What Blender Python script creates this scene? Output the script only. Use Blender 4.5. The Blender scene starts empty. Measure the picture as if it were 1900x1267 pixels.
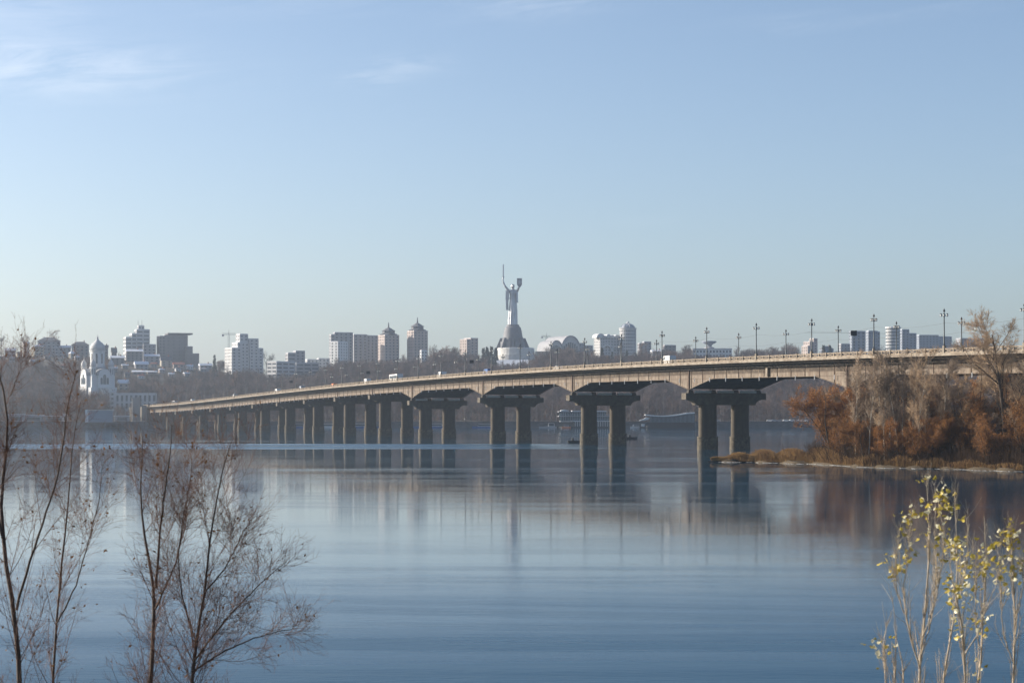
import bpy, math, random
import numpy as np
from mathutils import Vector, Matrix
R = math.radians
random.seed(7)
scene = bpy.context.scene
COL = scene.collection

# ------------------------------------------------------------------ camera
H = 9.7                 # eye height above the river
F = 3800.0              # focal length in photograph pixels (1900 wide)
HZ = 766.0              # horizon row in the photograph
cam_d = bpy.data.cameras.new('camera')
cam = bpy.data.objects.new('camera', cam_d); COL.objects.link(cam)
cam.location = (0, 0, H); cam.rotation_euler = (R(90), 0, 0)
cam_d.sensor_width = 36.0; cam_d.lens = 36.0 * F / 1900.0
cam_d.shift_y = (HZ - 633.5) / 1900.0
cam_d.clip_start = 0.5; cam_d.clip_end = 30000
cam_d.dof.use_dof = True; cam_d.dof.focus_distance = 650; cam_d.dof.aperture_fstop = 7.0
scene.camera = cam
scene.render.resolution_x = 1024; scene.render.resolution_y = 682

# ------------------------------------------------------------------ light
SUN_EL, SUN_AZ = 21.0, -73.0          # azimuth clockwise from +Y (negative = left)
sd = Vector((math.sin(R(SUN_AZ)) * math.cos(R(SUN_EL)), math.cos(R(SUN_AZ)) * math.cos(R(SUN_EL)), math.sin(R(SUN_EL))))
sun_d = bpy.data.lights.new('sun', 'SUN'); sun_d.energy = 5.0; sun_d.angle = R(0.53); sun_d.color = (1.0, 0.92, 0.80)
sun = bpy.data.objects.new('sun', sun_d); COL.objects.link(sun)
sun.rotation_euler = sd.to_track_quat('Z', 'Y').to_euler(); sun.location = (-200, 100, 300)

world = bpy.data.worlds.new('World'); scene.world = world; world.use_nodes = True
SKY_STRENGTH = 0.100
def build_world():
    nt = world.node_tree; nt.nodes.clear(); N = nt.nodes.new; L = nt.links.new
    out = N('ShaderNodeOutputWorld'); bg = N('ShaderNodeBackground'); bg.inputs['Strength'].default_value = SKY_STRENGTH
    sky = N('ShaderNodeTexSky'); sky.sky_type = 'NISHITA'; sky.sun_disc = False
    sky.sun_elevation = R(SUN_EL); sky.sun_rotation = R(SUN_AZ); sky.altitude = 100
    sky.air_density = 0.75; sky.dust_density = 1.5; sky.ozone_density = 1.6
    tc = N('ShaderNodeTexCoord'); sep = N('ShaderNodeSeparateXYZ'); L(tc.outputs['Generated'], sep.inputs[0])
    def m(op, a, b=None, clamp=False):
        n = N('ShaderNodeMath'); n.operation = op; n.use_clamp = clamp
        for i, v in enumerate((a, b)):
            if v is None: continue
            if isinstance(v, (int, float)): n.inputs[i].default_value = v
            else: L(v, n.inputs[i])
        return n.outputs[0]
    # thin cirrus: wispy noise on a flat cloud layer, thick only in a few places
    az = m('ARCTAN2', sep.outputs['X'], sep.outputs['Y']); el = m('ARCSINE', sep.outputs['Z'])
    comb = N('ShaderNodeCombineXYZ'); L(m('MULTIPLY', az, 9.0), comb.inputs[0]); L(m('MULTIPLY', m('ADD', el, m('MULTIPLY', az, -0.10)), 60.0), comb.inputs[1])
    nz = N('ShaderNodeTexNoise'); nz.inputs['Scale'].default_value = 1.6; nz.inputs['Detail'].default_value = 9; nz.inputs['Roughness'].default_value = 0.70
    nz.inputs['Distortion'].default_value = 0.6; L(comb.outputs[0], nz.inputs['Vector'])
    wis = m('MULTIPLY', m('SUBTRACT', nz.outputs['Fac'], 0.40), 3.2, True)
    big = N('ShaderNodeTexNoise'); big.inputs['Scale'].default_value = 0.55; big.inputs['Detail'].default_value = 2; L(comb.outputs[0], big.inputs['Vector'])
    tot = m('MULTIPLY', m('SUBTRACT', big.outputs['Fac'], 0.60, True), 1.2, True)
    for (px, py, sx, sy, amp) in ((40, 122, 190, 34, 0.75), (30, 12, 110, 26, 0.30), (975, 2, 100, 22, 0.34), (690, 146, 40, 11, 0.55), (765, 118, 50, 12, 0.40)):
        a0 = math.atan((px - 950) / F); e0 = math.atan((HZ - py) / F * math.cos(a0))
        da = m('DIVIDE', m('SUBTRACT', az, a0), sx / F); de = m('DIVIDE', m('SUBTRACT', el, e0), sy / F)
        g = m('EXPONENT', m('MULTIPLY', m('ADD', m('MULTIPLY', da, da), m('MULTIPLY', de, de)), -0.5))
        tot = m('ADD', tot, m('MULTIPLY', g, amp))
    fac = m('MULTIPLY', m('MULTIPLY', wis, tot), 0.55, True)
    mix = N('ShaderNodeMix'); mix.data_type = 'RGBA'
    L(fac, mix.inputs['Factor']); L(sky.outputs[0], mix.inputs['A']); mix.inputs['B'].default_value = (7.6, 7.7, 7.9, 1)
    L(mix.outputs['Result'], bg.inputs['Color']); L(bg.outputs[0], out.inputs[0])
build_world()
scene.view_settings.view_transform = 'Standard'; scene.view_settings.look = 'None'
scene.view_settings.exposure = 0.8; scene.view_settings.gamma = 1.0
cy = scene.cycles
cy.use_denoising = True; cy.max_bounces = 6; cy.diffuse_bounces = 2; cy.glossy_bounces = 3; cy.transmission_bounces = 3
cy.volume_bounces = 0; cy.transparent_max_bounces = 6; cy.caustics_reflective = False; cy.caustics_refractive = False
cy.use_adaptive_sampling = True; cy.adaptive_threshold = 0.006; cy.sample_clamp_indirect = 6

# ------------------------------------------------------------------ helpers
def at(x, y, Y):
    """photograph pixel at distance Y -> world point"""
    return Vector(((x - 950) / F * Y, Y, H - (y - HZ) / F * Y))
def atx(x, Y): return (x - 950) / F * Y
def atz(y, Y): return H - (y - HZ) / F * Y

ORD = ['first', 'second', 'third', 'fourth', 'fifth', 'sixth', 'seventh', 'eighth', 'ninth', 'tenth', 'eleventh', 'twelfth', 'thirteenth',
       'fourteenth', 'fifteenth', 'sixteenth', 'seventeenth', 'eighteenth', 'nineteenth', 'twentieth']
TENS = {2: 'twenty', 3: 'thirty', 4: 'forty', 5: 'fifty', 6: 'sixty', 7: 'seventy', 8: 'eighty'}
TENTH = {2: 'twentieth', 3: 'thirtieth', 4: 'fortieth', 5: 'fiftieth', 6: 'sixtieth', 7: 'seventieth', 8: 'eightieth'}
def ordinal(n):
    if n <= 20: return ORD[n - 1]
    t, u = divmod(n, 10)
    return TENTH[t] if u == 0 else TENS[t] + '-' + ORD[u - 1]

def tag(o, label=None, cat=None, group=None, kind=None):
    if label: o['label'] = label
    if cat: o['category'] = cat
    if group: o['group'] = group
    if kind: o['kind'] = kind
    return o
def empty(name, loc=(0, 0, 0), rz=0.0, label=None, cat=None, group=None):
    o = bpy.data.objects.new(name, None); COL.objects.link(o)
    o.location = loc; o.rotation_euler = (0, 0, rz); o.empty_display_size = 0.5
    return tag(o, label, cat, group)
def link(name, me, parent=None, mat=None):
    o = bpy.data.objects.new(name, me); COL.objects.link(o)
    if mat is not None and not me.materials: me.materials.append(mat)
    if parent: o.parent = parent
    return o
def copy_tree(o, parent=None):
    c = o.copy(); COL.objects.link(c); c.parent = parent
    for ch in list(o.children): copy_tree(ch, c)
    return c

class MB:
    def __init__(s): s.v = []; s.f = []
    def add(s, vs, fs):
        b = len(s.v); s.v += [tuple(p) for p in vs]; s.f += [tuple(i + b for i in f) for f in fs]; return s
    def box(s, x0, x1, y0, y1, z0, z1, M=None):
        vs = [Vector(p) for p in ((x0, y0, z0), (x1, y0, z0), (x1, y1, z0), (x0, y1, z0), (x0, y0, z1), (x1, y0, z1), (x1, y1, z1), (x0, y1, z1))]
        if M is not None: vs = [M @ p for p in vs]
        return s.add(vs, ((3, 2, 1, 0), (4, 5, 6, 7), (0, 1, 5, 4), (1, 2, 6, 5), (2, 3, 7, 6), (3, 0, 4, 7)))
    def prism(s, pts, y0, y1, M=None):
        """pts in (x,z), extruded along y"""
        n = len(pts)
        vs = [Vector((p[0], y0, p[1])) for p in pts] + [Vector((p[0], y1, p[1])) for p in pts]
        if M is not None: vs = [M @ p for p in vs]
        return s.add(vs, [tuple(range(n)), tuple(range(2 * n - 1, n - 1, -1))] + [(j, i, i + n, j + n) for i in range(n) for j in ((i + 1) % n,)])
    def extr(s, pts, z0, z1, sc=1.0, c=(0, 0)):
        """pts in (x,y), extruded along z"""
        n = len(pts)
        vs = [(p[0], p[1], z0) for p in pts] + [(c[0] + (p[0] - c[0]) * sc, c[1] + (p[1] - c[1]) * sc, z1) for p in pts]
        return s.add(vs, [tuple(range(n - 1, -1, -1)), tuple(range(n, 2 * n))] + [(i, j, j + n, i + n) for i in range(n) for j in ((i + 1) % n,)])
    def lathe(s, prof, seg=12, c=(0, 0, 0), sx=1.0, sy=1.0, ph=0.0):
        vs = []; fs = []; n = len(prof)
        for r, z in prof:
            for k in range(seg):
                a = 2 * math.pi * k / seg + ph
                vs.append((c[0] + r * math.cos(a) * sx, c[1] + r * math.sin(a) * sy, c[2] + z))
        for i in range(n - 1):
            for k in range(seg):
                q = (k + 1) % seg; fs.append((i * seg + k, i * seg + q, (i + 1) * seg + q, (i + 1) * seg + k))
        fs.append(tuple(range(seg - 1, -1, -1))); fs.append(tuple((n - 1) * seg + k for k in range(seg)))
        return s.add(vs, fs)
    def tube(s, p, q, r0, r1=None, seg=6):
        r1 = r0 if r1 is None else r1
        p = Vector(p); q = Vector(q); d = (q - p).normalized()
        a = d.orthogonal().normalized(); b = d.cross(a); vs = []
        for c, r in ((p, r0), (q, r1)):
            vs += [c + (a * math.cos(2 * math.pi * k / seg) + b * math.sin(2 * math.pi * k / seg)) * r for k in range(seg)]
        return s.add(vs, [(k, (k + 1) % seg, seg + (k + 1) % seg, seg + k) for k in range(seg)] + [tuple(range(seg - 1, -1, -1)), tuple(range(seg, 2 * seg))])
    def mesh(s, name, mat=None, smooth=False):
        me = bpy.data.meshes.new(name); me.from_pydata(s.v, [], s.f); me.update()
        if mat is not None: me.materials.append(mat)
        if smooth: me.shade_smooth()
        return me
    def build(s, name, mat, parent=None, smooth=False):
        return link(name, s.mesh(name, mat, smooth), parent)

def mesh_np(name, V, Q, mat=None, smooth=False):
    V = np.asarray(V, np.float32).reshape(-1, 3); Q = np.asarray(Q, np.int32); nq, k = Q.shape
    me = bpy.data.meshes.new(name)
    me.vertices.add(len(V)); me.vertices.foreach_set('co', V.ravel())
    me.loops.add(nq * k); me.loops.foreach_set('vertex_index', Q.ravel())
    me.polygons.add(nq); me.polygons.foreach_set('loop_start', np.arange(0, nq * k, k, dtype=np.int32))
    me.polygons.foreach_set('loop_total', np.full(nq, k, np.int32))
    if smooth: me.polygons.foreach_set('use_smooth', np.ones(nq, bool))
    me.update(calc_edges=True)
    if mat is not None: me.materials.append(mat)
    return me

# ------------------------------------------------------------------ materials
MATS = {}
def mat(name, col, rough=0.8, var=0.0, scale=1.0, col2=None, bump=0.0, bscale=None, metallic=0.0, stretch=(1, 1, 1), spec=0.3, streak=None, streak_col=None, spos=(0.47, 0.66), coords='Object', trans=0.0):
    if name in MATS: return MATS[name]
    m = bpy.data.materials.new(name); m.use_nodes = True; nt = m.node_tree; N = nt.nodes.new; L = nt.links.new
    b = nt.nodes['Principled BSDF']
    b.inputs['Base Color'].default_value = (*col, 1); b.inputs['Roughness'].default_value = rough; b.inputs['Metallic'].default_value = metallic
    b.inputs['Specular IOR Level'].default_value = spec
    tc = N('ShaderNodeTexCoord'); mp = N('ShaderNodeMapping'); mp.inputs['Scale'].default_value = stretch
    L(tc.outputs[coords], mp.inputs[0]); last = None
    if var > 0 or col2:
        nz = N('ShaderNodeTexNoise'); nz.inputs['Scale'].default_value = scale; nz.inputs['Detail'].default_value = 6; nz.inputs['Roughness'].default_value = 0.6
        L(mp.outputs[0], nz.inputs['Vector'])
        rp = N('ShaderNodeValToRGB'); c2 = col2 or tuple(c * (1 - var) for c in col)
        rp.color_ramp.elements[0].position = 0.35; rp.color_ramp.elements[1].position = 0.65
        rp.color_ramp.elements[0].color = (*c2, 1); rp.color_ramp.elements[1].color = (*col, 1)
        L(nz.outputs['Fac'], rp.inputs[0]); last = rp.outputs[0]
    if streak:
        mp2 = N('ShaderNodeMapping'); mp2.inputs['Scale'].default_value = streak; L(tc.outputs[coords], mp2.inputs[0])
        n2 = N('ShaderNodeTexNoise'); n2.inputs['Scale'].default_value = 1.0; n2.inputs['Detail'].default_value = 5; n2.inputs['Roughness'].default_value = 0.65; L(mp2.outputs[0], n2.inputs['Vector'])
        r2 = N('ShaderNodeValToRGB'); r2.color_ramp.elements[0].position = spos[0]; r2.color_ramp.elements[1].position = spos[1]
        r2.color_ramp.elements[0].color = (0, 0, 0, 1); r2.color_ramp.elements[1].color = (0.85, 0.85, 0.85, 1); L(n2.outputs['Fac'], r2.inputs[0])
        mx = N('ShaderNodeMix'); mx.data_type = 'RGBA'; L(r2.outputs[0], mx.inputs['Factor'])
        if last: L(last, mx.inputs['A'])
        else: mx.inputs['A'].default_value = (*col, 1)
        mx.inputs['B'].default_value = (*(streak_col or tuple(c * 0.4 for c in col)), 1); last = mx.outputs['Result']
    if last: L(last, b.inputs['Base Color'])
    if bump > 0:
        nb = N('ShaderNodeTexNoise'); nb.inputs['Scale'].default_value = bscale or scale * 4; nb.inputs['Detail'].default_value = 5; L(mp.outputs[0], nb.inputs['Vector'])
        bp = N('ShaderNodeBump'); bp.inputs['Strength'].default_value = bump; bp.inputs['Distance'].default_value = 0.05
        L(nb.outputs['Fac'], bp.inputs['Height']); L(bp.outputs[0], b.inputs['Normal'])
    if trans > 0:
        tr = N('ShaderNodeBsdfTranslucent'); ms = N('ShaderNodeMixShader'); ms.inputs[0].default_value = trans
        if last: L(last, tr.inputs[0])
        else: tr.inputs[0].default_value = (*col, 1)
        L(b.outputs[0], ms.inputs[1]); L(tr.outputs[0], ms.inputs[2]); L(ms.outputs[0], nt.nodes['Material Output'].inputs[0])
    MATS[name] = m; return m

M_pier = mat('pier concrete', (0.11, 0.09, 0.066), 0.9, 0.2, 0.7, bump=0.5, streak=(1.1, 1.1, 0.12), streak_col=(0.07, 0.058, 0.045))
M_collar = mat('wet pier concrete', (0.17, 0.14, 0.10), 0.85, 0.6, 1.6, bump=0.8, streak=(1.5, 1.5, 0.5), streak_col=(0.05, 0.045, 0.03))
M_cap = mat('cap concrete', (0.14, 0.118, 0.09), 0.9, 0.4, 0.8, bump=0.4, streak=(0.9, 0.9, 0.15), streak_col=(0.10, 0.085, 0.07))
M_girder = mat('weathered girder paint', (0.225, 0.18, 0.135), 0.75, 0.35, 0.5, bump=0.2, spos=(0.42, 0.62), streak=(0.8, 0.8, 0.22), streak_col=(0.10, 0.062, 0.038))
M_rustshade = mat('rust speckled shade plate', (0.20, 0.15, 0.105), 0.85, 0.55, 1.3, col2=(0.055, 0.036, 0.024), spos=(0.36, 0.52), streak=(0.9, 0.9, 0.7), streak_col=(0.045, 0.034, 0.024))  # rust speckle with the sidewalk overhang's shade put into the colour
M_rust = mat('rusty steel', (0.10, 0.065, 0.045), 0.85, 0.5, 1.4)
M_deck = mat('parapet concrete', (0.33, 0.28, 0.22), 0.9, 0.35, 0.8, bump=0.3, spos=(0.42, 0.62), streak=(0.5, 0.5, 0.4), streak_col=(0.15, 0.115, 0.085))
M_rail = mat('cast rail', (0.34, 0.27, 0.195), 0.8, 0.35, 1.5)
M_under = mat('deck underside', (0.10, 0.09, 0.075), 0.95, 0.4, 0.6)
M_asphalt = mat('asphalt', (0.055, 0.055, 0.055), 0.9, 0.3, 0.8)
M_pole = mat('grey lamp metal', (0.16, 0.17, 0.17), 0.5, 0.3, 2.0, metallic=0.3)
M_lantern = mat('lantern glass', (0.55, 0.55, 0.52), 0.25, spec=0.5)
M_dark = mat('dark metal', (0.03, 0.032, 0.035), 0.5)
M_white = mat('white paint', (0.68, 0.68, 0.67), 0.5, 0.08, 0.6)
M_snow = mat('snow', (0.74, 0.76, 0.80), 0.7, 0.06, 0.3, bump=0.4, bscale=1.0)
M_glass = mat('window glass', (0.07, 0.09, 0.11), 0.12, 0.3, 0.3, spec=0.6)
M_tealglass = mat('teal glass', (0.025, 0.06, 0.075), 0.12, 0.3, 0.25, spec=0.6)
M_steel = mat('statue steel', (0.50, 0.51, 0.53), 0.42, 0.15, 0.12, metallic=0.55, streak=(0.35, 0.35, 0.06), streak_col=(0.27, 0.28, 0.30))
M_pedestal = mat('pedestal stone', (0.20, 0.20, 0.21), 0.7, 0.2, 0.2)
M_stone = mat('pale stone', (0.62, 0.60, 0.56), 0.85, 0.15, 0.2)
M_panelw = mat('white panels', (0.54, 0.535, 0.53), 0.8, 0.12, 0.15)
M_panelg = mat('grey panels', (0.34, 0.34, 0.355), 0.8, 0.15, 0.15)
M_panelp = mat('pinkish panels', (0.46, 0.385, 0.35), 0.8, 0.12, 0.15)
M_panelb = mat('brown grey render', (0.27, 0.255, 0.25), 0.85, 0.15, 0.12)
M_panelblue = mat('blue grey panels', (0.27, 0.30, 0.35), 0.7, 0.1, 0.15)
M_cream = mat('cream render', (0.48, 0.44, 0.37), 0.85, 0.12, 0.2)
M_brick = mat('red brick', (0.34, 0.17, 0.13), 0.9, 0.2, 0.5)
M_roofg = mat('grey roof', (0.16, 0.16, 0.17), 0.8, 0.2, 0.3)
M_roofr = mat('red roof', (0.36, 0.15, 0.11), 0.8, 0.2, 0.3)
M_quay = mat('quay stone', (0.16, 0.155, 0.15), 0.9, 0.35, 0.15, streak=(0.2, 0.2, 0.6), streak_col=(0.07, 0.07, 0.07))
M_hill = mat('hill soil and leaf litter', (0.085, 0.068, 0.052), 0.95, 0.4, 0.03, col2=(0.05, 0.045, 0.035))
M_bank = mat('dry bank grass', (0.14, 0.11, 0.06), 0.95, 0.5, 0.6, col2=(0.06, 0.055, 0.035), bump=0.6)
M_island = mat('island soil', (0.10, 0.075, 0.045), 0.95, 0.5, 0.2, col2=(0.05, 0.038, 0.025), bump=0.6, bscale=1.5)
M_bark = mat('far bark', (0.19, 0.165, 0.155), 0.95, 0.3, 0.8)
M_needle = mat('dark needles', (0.028, 0.045, 0.03), 0.9, 0.3, 0.3)
M_fgbark = mat('sapling bark', (0.085, 0.062, 0.048), 0.8, 0.4, 6.0)
M_fgtwig = mat('sapling twig', (0.20, 0.108, 0.075), 0.7, 0.4, 3.0)
M_fgleaf = mat('dry hanging leaf', (0.20, 0.105, 0.045), 0.75, 0.5, 3.0, trans=0.35)
M_popbark = mat('poplar bark', (0.50, 0.41, 0.30), 0.75, 0.4, 5.0)
M_leaf = [mat('yellow leaf', (0.70, 0.54, 0.10), 0.38, 0.25, 18, spec=0.6, trans=0.4), mat('pale leaf', (0.86, 0.80, 0.55), 0.38, 0.2, 18, spec=0.6, trans=0.35), mat('olive leaf', (0.42, 0.34, 0.06), 0.4, 0.3, 18, spec=0.6, trans=0.4)]
M_birch = mat('birch bark', (0.36, 0.315, 0.255), 0.8, 0.0, streak=(0.8, 0.8, 2.2), streak_col=(0.13, 0.10, 0.08))
M_birchtwig = mat('birch twigs', (0.38, 0.29, 0.20), 0.9, 0.4, 0.4)
M_orangetwig = mat('rusty willow twigs', (0.27, 0.135, 0.055), 0.85, 0.5, 0.35, col2=(0.15, 0.08, 0.036))
M_orangeleaf = mat('rusty leaves', (0.40, 0.18, 0.045), 0.8, 0.5, 0.4, col2=(0.24, 0.11, 0.03), trans=0.3)
M_greytwig = mat('grey brown twigs', (0.25, 0.19, 0.135), 0.9, 0.4, 0.4)
M_trunk = mat('brown trunk', (0.085, 0.065, 0.048), 0.9, 0.4, 1.0)
M_brush = mat('brown brush', (0.105, 0.062, 0.034), 0.95, 0.5, 0.15, col2=(0.05, 0.032, 0.02))
M_reed = mat('dry reeds', (0.40, 0.255, 0.11), 0.85, 0.45, 0.3, col2=(0.24, 0.14, 0.06), trans=0.25)
M_ice = mat('rim ice', (0.30, 0.305, 0.31), 0.5, 0.3, 0.4)
M_orange = mat('orange hull', (0.60, 0.17, 0.06), 0.5)
M_blue = mat('blue hull', (0.05, 0.12, 0.30), 0.5)

def tint_random(m, lo=0.6, hi=1.45, warm=0.25):
    nt = m.node_tree; N = nt.nodes.new; L = nt.links.new; b = nt.nodes['Principled BSDF']; src = b.inputs['Base Color'].links[0].from_socket
    oi = N('ShaderNodeObjectInfo'); rp = N('ShaderNodeValToRGB'); e = rp.color_ramp.elements
    e[0].color = (lo, lo * 0.98, lo, 1); e[1].color = (hi * (1 + warm * .4), hi, hi * (1 - warm * .5), 1); n = e.new(0.5); n.color = (1, 0.97, 0.98, 1)
    L(oi.outputs['Random'], rp.inputs[0]); mx = N('ShaderNodeMix'); mx.data_type = 'RGBA'; mx.blend_type = 'MULTIPLY'; mx.inputs['Factor'].default_value = 1.0
    L(src, mx.inputs['A']); L(rp.outputs[0], mx.inputs['B']); L(mx.outputs['Result'], b.inputs['Base Color'])
M_twig = mat('far twigs', (0.135, 0.112, 0.110), 0.95, 0.35, 0.05); M_twig2 = mat('far reddish twigs', (0.14, 0.088, 0.064), 0.95, 0.35, 0.05)
for m_ in (M_greytwig, M_orangetwig, M_birchtwig): tint_random(m_)
for m_ in (M_twig, M_twig2): tint_random(m_, 0.42, 1.75)

# ------------------------------------------------------------------ water
def make_water():
    m = bpy.data.materials.new('river water with thin ice'); m.use_nodes = True; nt = m.node_tree; N = nt.nodes.new; L = nt.links.new
    b = nt.nodes['Principled BSDF']; tc = N('ShaderNodeTexCoord')
    b.inputs['IOR'].default_value = 1.333; b.inputs['Specular IOR Level'].default_value = 0.5
    def noise(sc, scale=1.0, det=4, rough=0.55, dist=0.0):
        mp = N('ShaderNodeMapping'); mp.inputs['Scale'].default_value = sc; L(tc.outputs['Object'], mp.inputs[0])
        n = N('ShaderNodeTexNoise'); n.inputs['Scale'].default_value = scale; n.inputs['Detail'].default_value = det; n.inputs['Roughness'].default_value = rough; n.inputs['Distortion'].default_value = dist
        L(mp.outputs[0], n.inputs['Vector']); return n.outputs['Fac']
    def ramp(v, a, c, lo=0.0, hi=1.0):
        n = N('ShaderNodeMapRange'); n.inputs['From Min'].default_value = a; n.inputs['From Max'].default_value = c
        n.inputs['To Min'].default_value = lo; n.inputs['To Max'].default_value = hi; n.clamp = True; n.interpolation_type = 'SMOOTHSTEP'
        L(v, n.inputs['Value']); return n.outputs['Result']
    def mth(op, a, c=None):
        n = N('ShaderNodeMath'); n.operation = op
        for i, v in enumerate((a, c)):
            if v is None: continue
            if isinstance(v, (int, float)): n.inputs[i].default_value = v
            else: L(v, n.inputs[i])
        return n.outputs[0]
    sep = N('ShaderNodeSeparateXYZ'); L(tc.outputs['Object'], sep.inputs[0]); X = sep.outputs['X']; Y = sep.outputs['Y']
    # a wind-ruffled lane across the middle of the river, ending near the bridge
    wob = noise((0.004, 0.02, 1), 1, 3)
    Yw = mth('ADD', Y, mth('MULTIPLY', mth('SUBTRACT', wob, 0.5), 60))
    lane = mth('MULTIPLY', mth('MULTIPLY', ramp(Yw, 545, 560), ramp(Yw, 655, 630)), ramp(X, 34, -22))
    lane = mth('MULTIPLY', lane, ramp(noise((0.006, 0.06, 1), 1, 5, 0.65), 0.33, 0.52))
    bands = ramp(noise((0.0022, 0.022, 1), 1, 5, 0.6), 0.42, 0.64)
    fine = ramp(noise((0.012, 0.12, 1), 1, 5, 0.6), 0.4, 0.7)
    near = ramp(Y, 155, 60)
    patch = ramp(noise((0.006, 0.03, 1), 1, 6, 0.65, 0.8), 0.47, 0.56)
    rgh = mth('ADD', mth('ADD', mth('ADD', 0.022, mth('MULTIPLY', near, 0.24)), mth('ADD', mth('MULTIPLY', bands, 0.035), mth('MULTIPLY', patch, 0.03))), mth('ADD', mth('MULTIPLY', fine, 0.025), mth('MULTIPLY', lane, 0.30)))
    L(rgh, b.inputs['Roughness'])
    # frost streaks where thin ice has refrozen
    fr = ramp(noise((0.004, 0.10, 1), 1, 6, 0.7, 0.4), 0.655, 0.73)
    fr2 = ramp(noise((0.05, 0.5, 1), 1, 5, 0.7), 0.48, 0.66)
    far = ramp(Y, 150, 420)
    frost = mth('MULTIPLY', mth('MULTIPLY', fr, fr2), mth('MULTIPLY', far, 0.42))
    mx = N('ShaderNodeMix'); mx.data_type = 'RGBA'; L(frost, mx.inputs['Factor'])
    mx.inputs['A'].default_value = (0.002, 0.046, 0.092, 1); mx.inputs['B'].default_value = (0.6, 0.66, 0.72, 1); L(mx.outputs['Result'], b.inputs['Base Color'])
    h = mth('ADD', mth('MULTIPLY', noise((0.5, 1.3, 1), 1, 5, 0.6), 0.6), mth('MULTIPLY', noise((0.09, 0.25, 1), 1, 5, 0.6), 1.3))
    h = mth('ADD', h, mth('MULTIPLY', noise((1.4, 3.2, 1), 1, 4, 0.6), 0.35))
    bp = N('ShaderNodeBump'); bp.inputs['Distance'].default_value = 0.06; L(mth('ADD', 0.035, mth('ADD', mth('MULTIPLY', mth('ADD', 0.5, mth('MULTIPLY', patch, 0.6)), mth('ADD', mth('MULTIPLY', ramp(Y, 420, 60), 0.14), mth('MULTIPLY', ramp(Y, 150, 62), 1.15))), mth('MULTIPLY', lane, 0.5))), bp.inputs['Strength']); L(h, bp.inputs['Height']); L(bp.outputs[0], b.inputs['Normal'])
    mb = MB(); mb.add([(-3500, 20, 0), (3500, 20, 0), (3500, 1350, 0), (-3500, 1350, 0)], [(0, 1, 2, 3)])
    o = mb.build('water', m); tag(o, kind='structure'); return o
make_water()

# ------------------------------------------------------------------ terrain on the far bank
CREST_PX = [(-900, 650), (-200, 640), (0, 635), (60, 633), (150, 636), (260, 644), (350, 655), (392, 664), (430, 684), (480, 694), (550, 700), (600, 688), (640, 670), (700, 666), (760, 662), (800, 654), (840, 650),
            (885, 664), (930, 668), (985, 668), (1020, 652), (1060, 651), (1110, 656), (1200, 657), (1290, 648), (1350, 653), (1400, 655), (1450, 646), (1530, 653), (1620, 652), (1680, 648), (1720, 633), (1770, 636), (1820, 645), (1900, 650), (2100, 650), (2800, 665)]
YC = 1900.0
CX = np.array([(x - 950) / F * YC for x, y in CREST_PX]); CZ = np.array([H - (y - HZ) / F * YC - 13.0 for x, y in CREST_PX])
def vnoise(X, Y, s, seed=0):
    return (np.sin(X * s + seed) * np.cos(Y * s * 1.3 + 1.7 * seed) + 0.5 * np.sin(X * s * 2.3 + Y * s * 1.9 + seed * 3)) / 1.5
def terr(X, Y):
    X = np.asarray(X, float); Y = np.asarray(Y, float)
    hc = np.interp(X, CX, CZ)
    t = np.clip((Y - 1450) / (YC - 1450), 0, 1); s = t * t * (3 - 2 * t) * 0.5 + 0.5 * t ** 0.9
    z = 3.6 + (hc - 3.6) * s + vnoise(X, Y, 0.013, 2) * 3.0 * np.sin(np.pi * t)
    z = z - np.clip((Y - 2150) / 600, 0, 1) * 10
    return z
def tz(X, Y): return float(terr(X, Y))
def make_terrain():
    xs = np.concatenate([np.linspace(-3500, -750, 14), np.linspace(-720, 720, 121), np.linspace(750, 3500, 14)])
    ys = np.concatenate([[1346.0, 1360, 1400, 1440], np.linspace(1455, 2000, 45), np.linspace(2050, 2800, 14), np.linspace(3000, 5500, 8)])
    XX, YY = np.meshgrid(xs, ys); ZZ = terr(XX, YY)
    V = np.stack([XX, YY, ZZ], -1).reshape(-1, 3); nx = len(xs); ny = len(ys)
    I = np.arange(nx * ny).reshape(ny, nx); Q = np.stack([I[:-1, :-1], I[:-1, 1:], I[1:, 1:], I[1:, :-1]], -1).reshape(-1, 4)
    tag(link('hillside', mesh_np('hillside', V, Q, M_hill, True)), kind='structure')
    mb = MB(); mb.box(-3500, 3500, 1344.4, 1346.0, -0.8, 3.75); mb.box(-3500, 3500, 1344.0, 1346.4, 3.752, 4.1)
    tag(mb.build('embankment_wall', M_quay), 'long low dark stone embankment wall along the far waterline', 'wall')
    mb = MB(); mb.add([(-3500, 1366, 3.66), (3500, 1366, 3.66), (3500, 1384, 3.66), (-3500, 1384, 3.66)], [(0, 1, 2, 3)])
    tag(mb.build('embankment_road', M_asphalt), kind='structure')
    # near bank below the camera
    xs = np.concatenate([[-3500, -1500, -500], np.linspace(-120, 120, 35), [500, 1500, 3500]]); ys = np.concatenate([[-600, -200], np.linspace(-60, 58, 38)]); XX, YY = np.meshgrid(xs, ys)
    ZZ = 7.7 - np.clip(YY, 0, 60) * 0.148 + vnoise(XX, YY, 0.25, 1) * 0.18
    V = np.stack([XX, YY, ZZ], -1).reshape(-1, 3); I = np.arange(41 * 40).reshape(40, 41); Q = np.stack([I[:-1, :-1], I[:-1, 1:], I[1:, 1:], I[1:, :-1]], -1).reshape(-1, 4)
    tag(link('near_bank', mesh_np('near_bank', V, Q, M_bank, True)), kind='structure')
def bank_z(Y): return 7.7 - max(0.0, Y) * 0.148
make_terrain()

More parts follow.
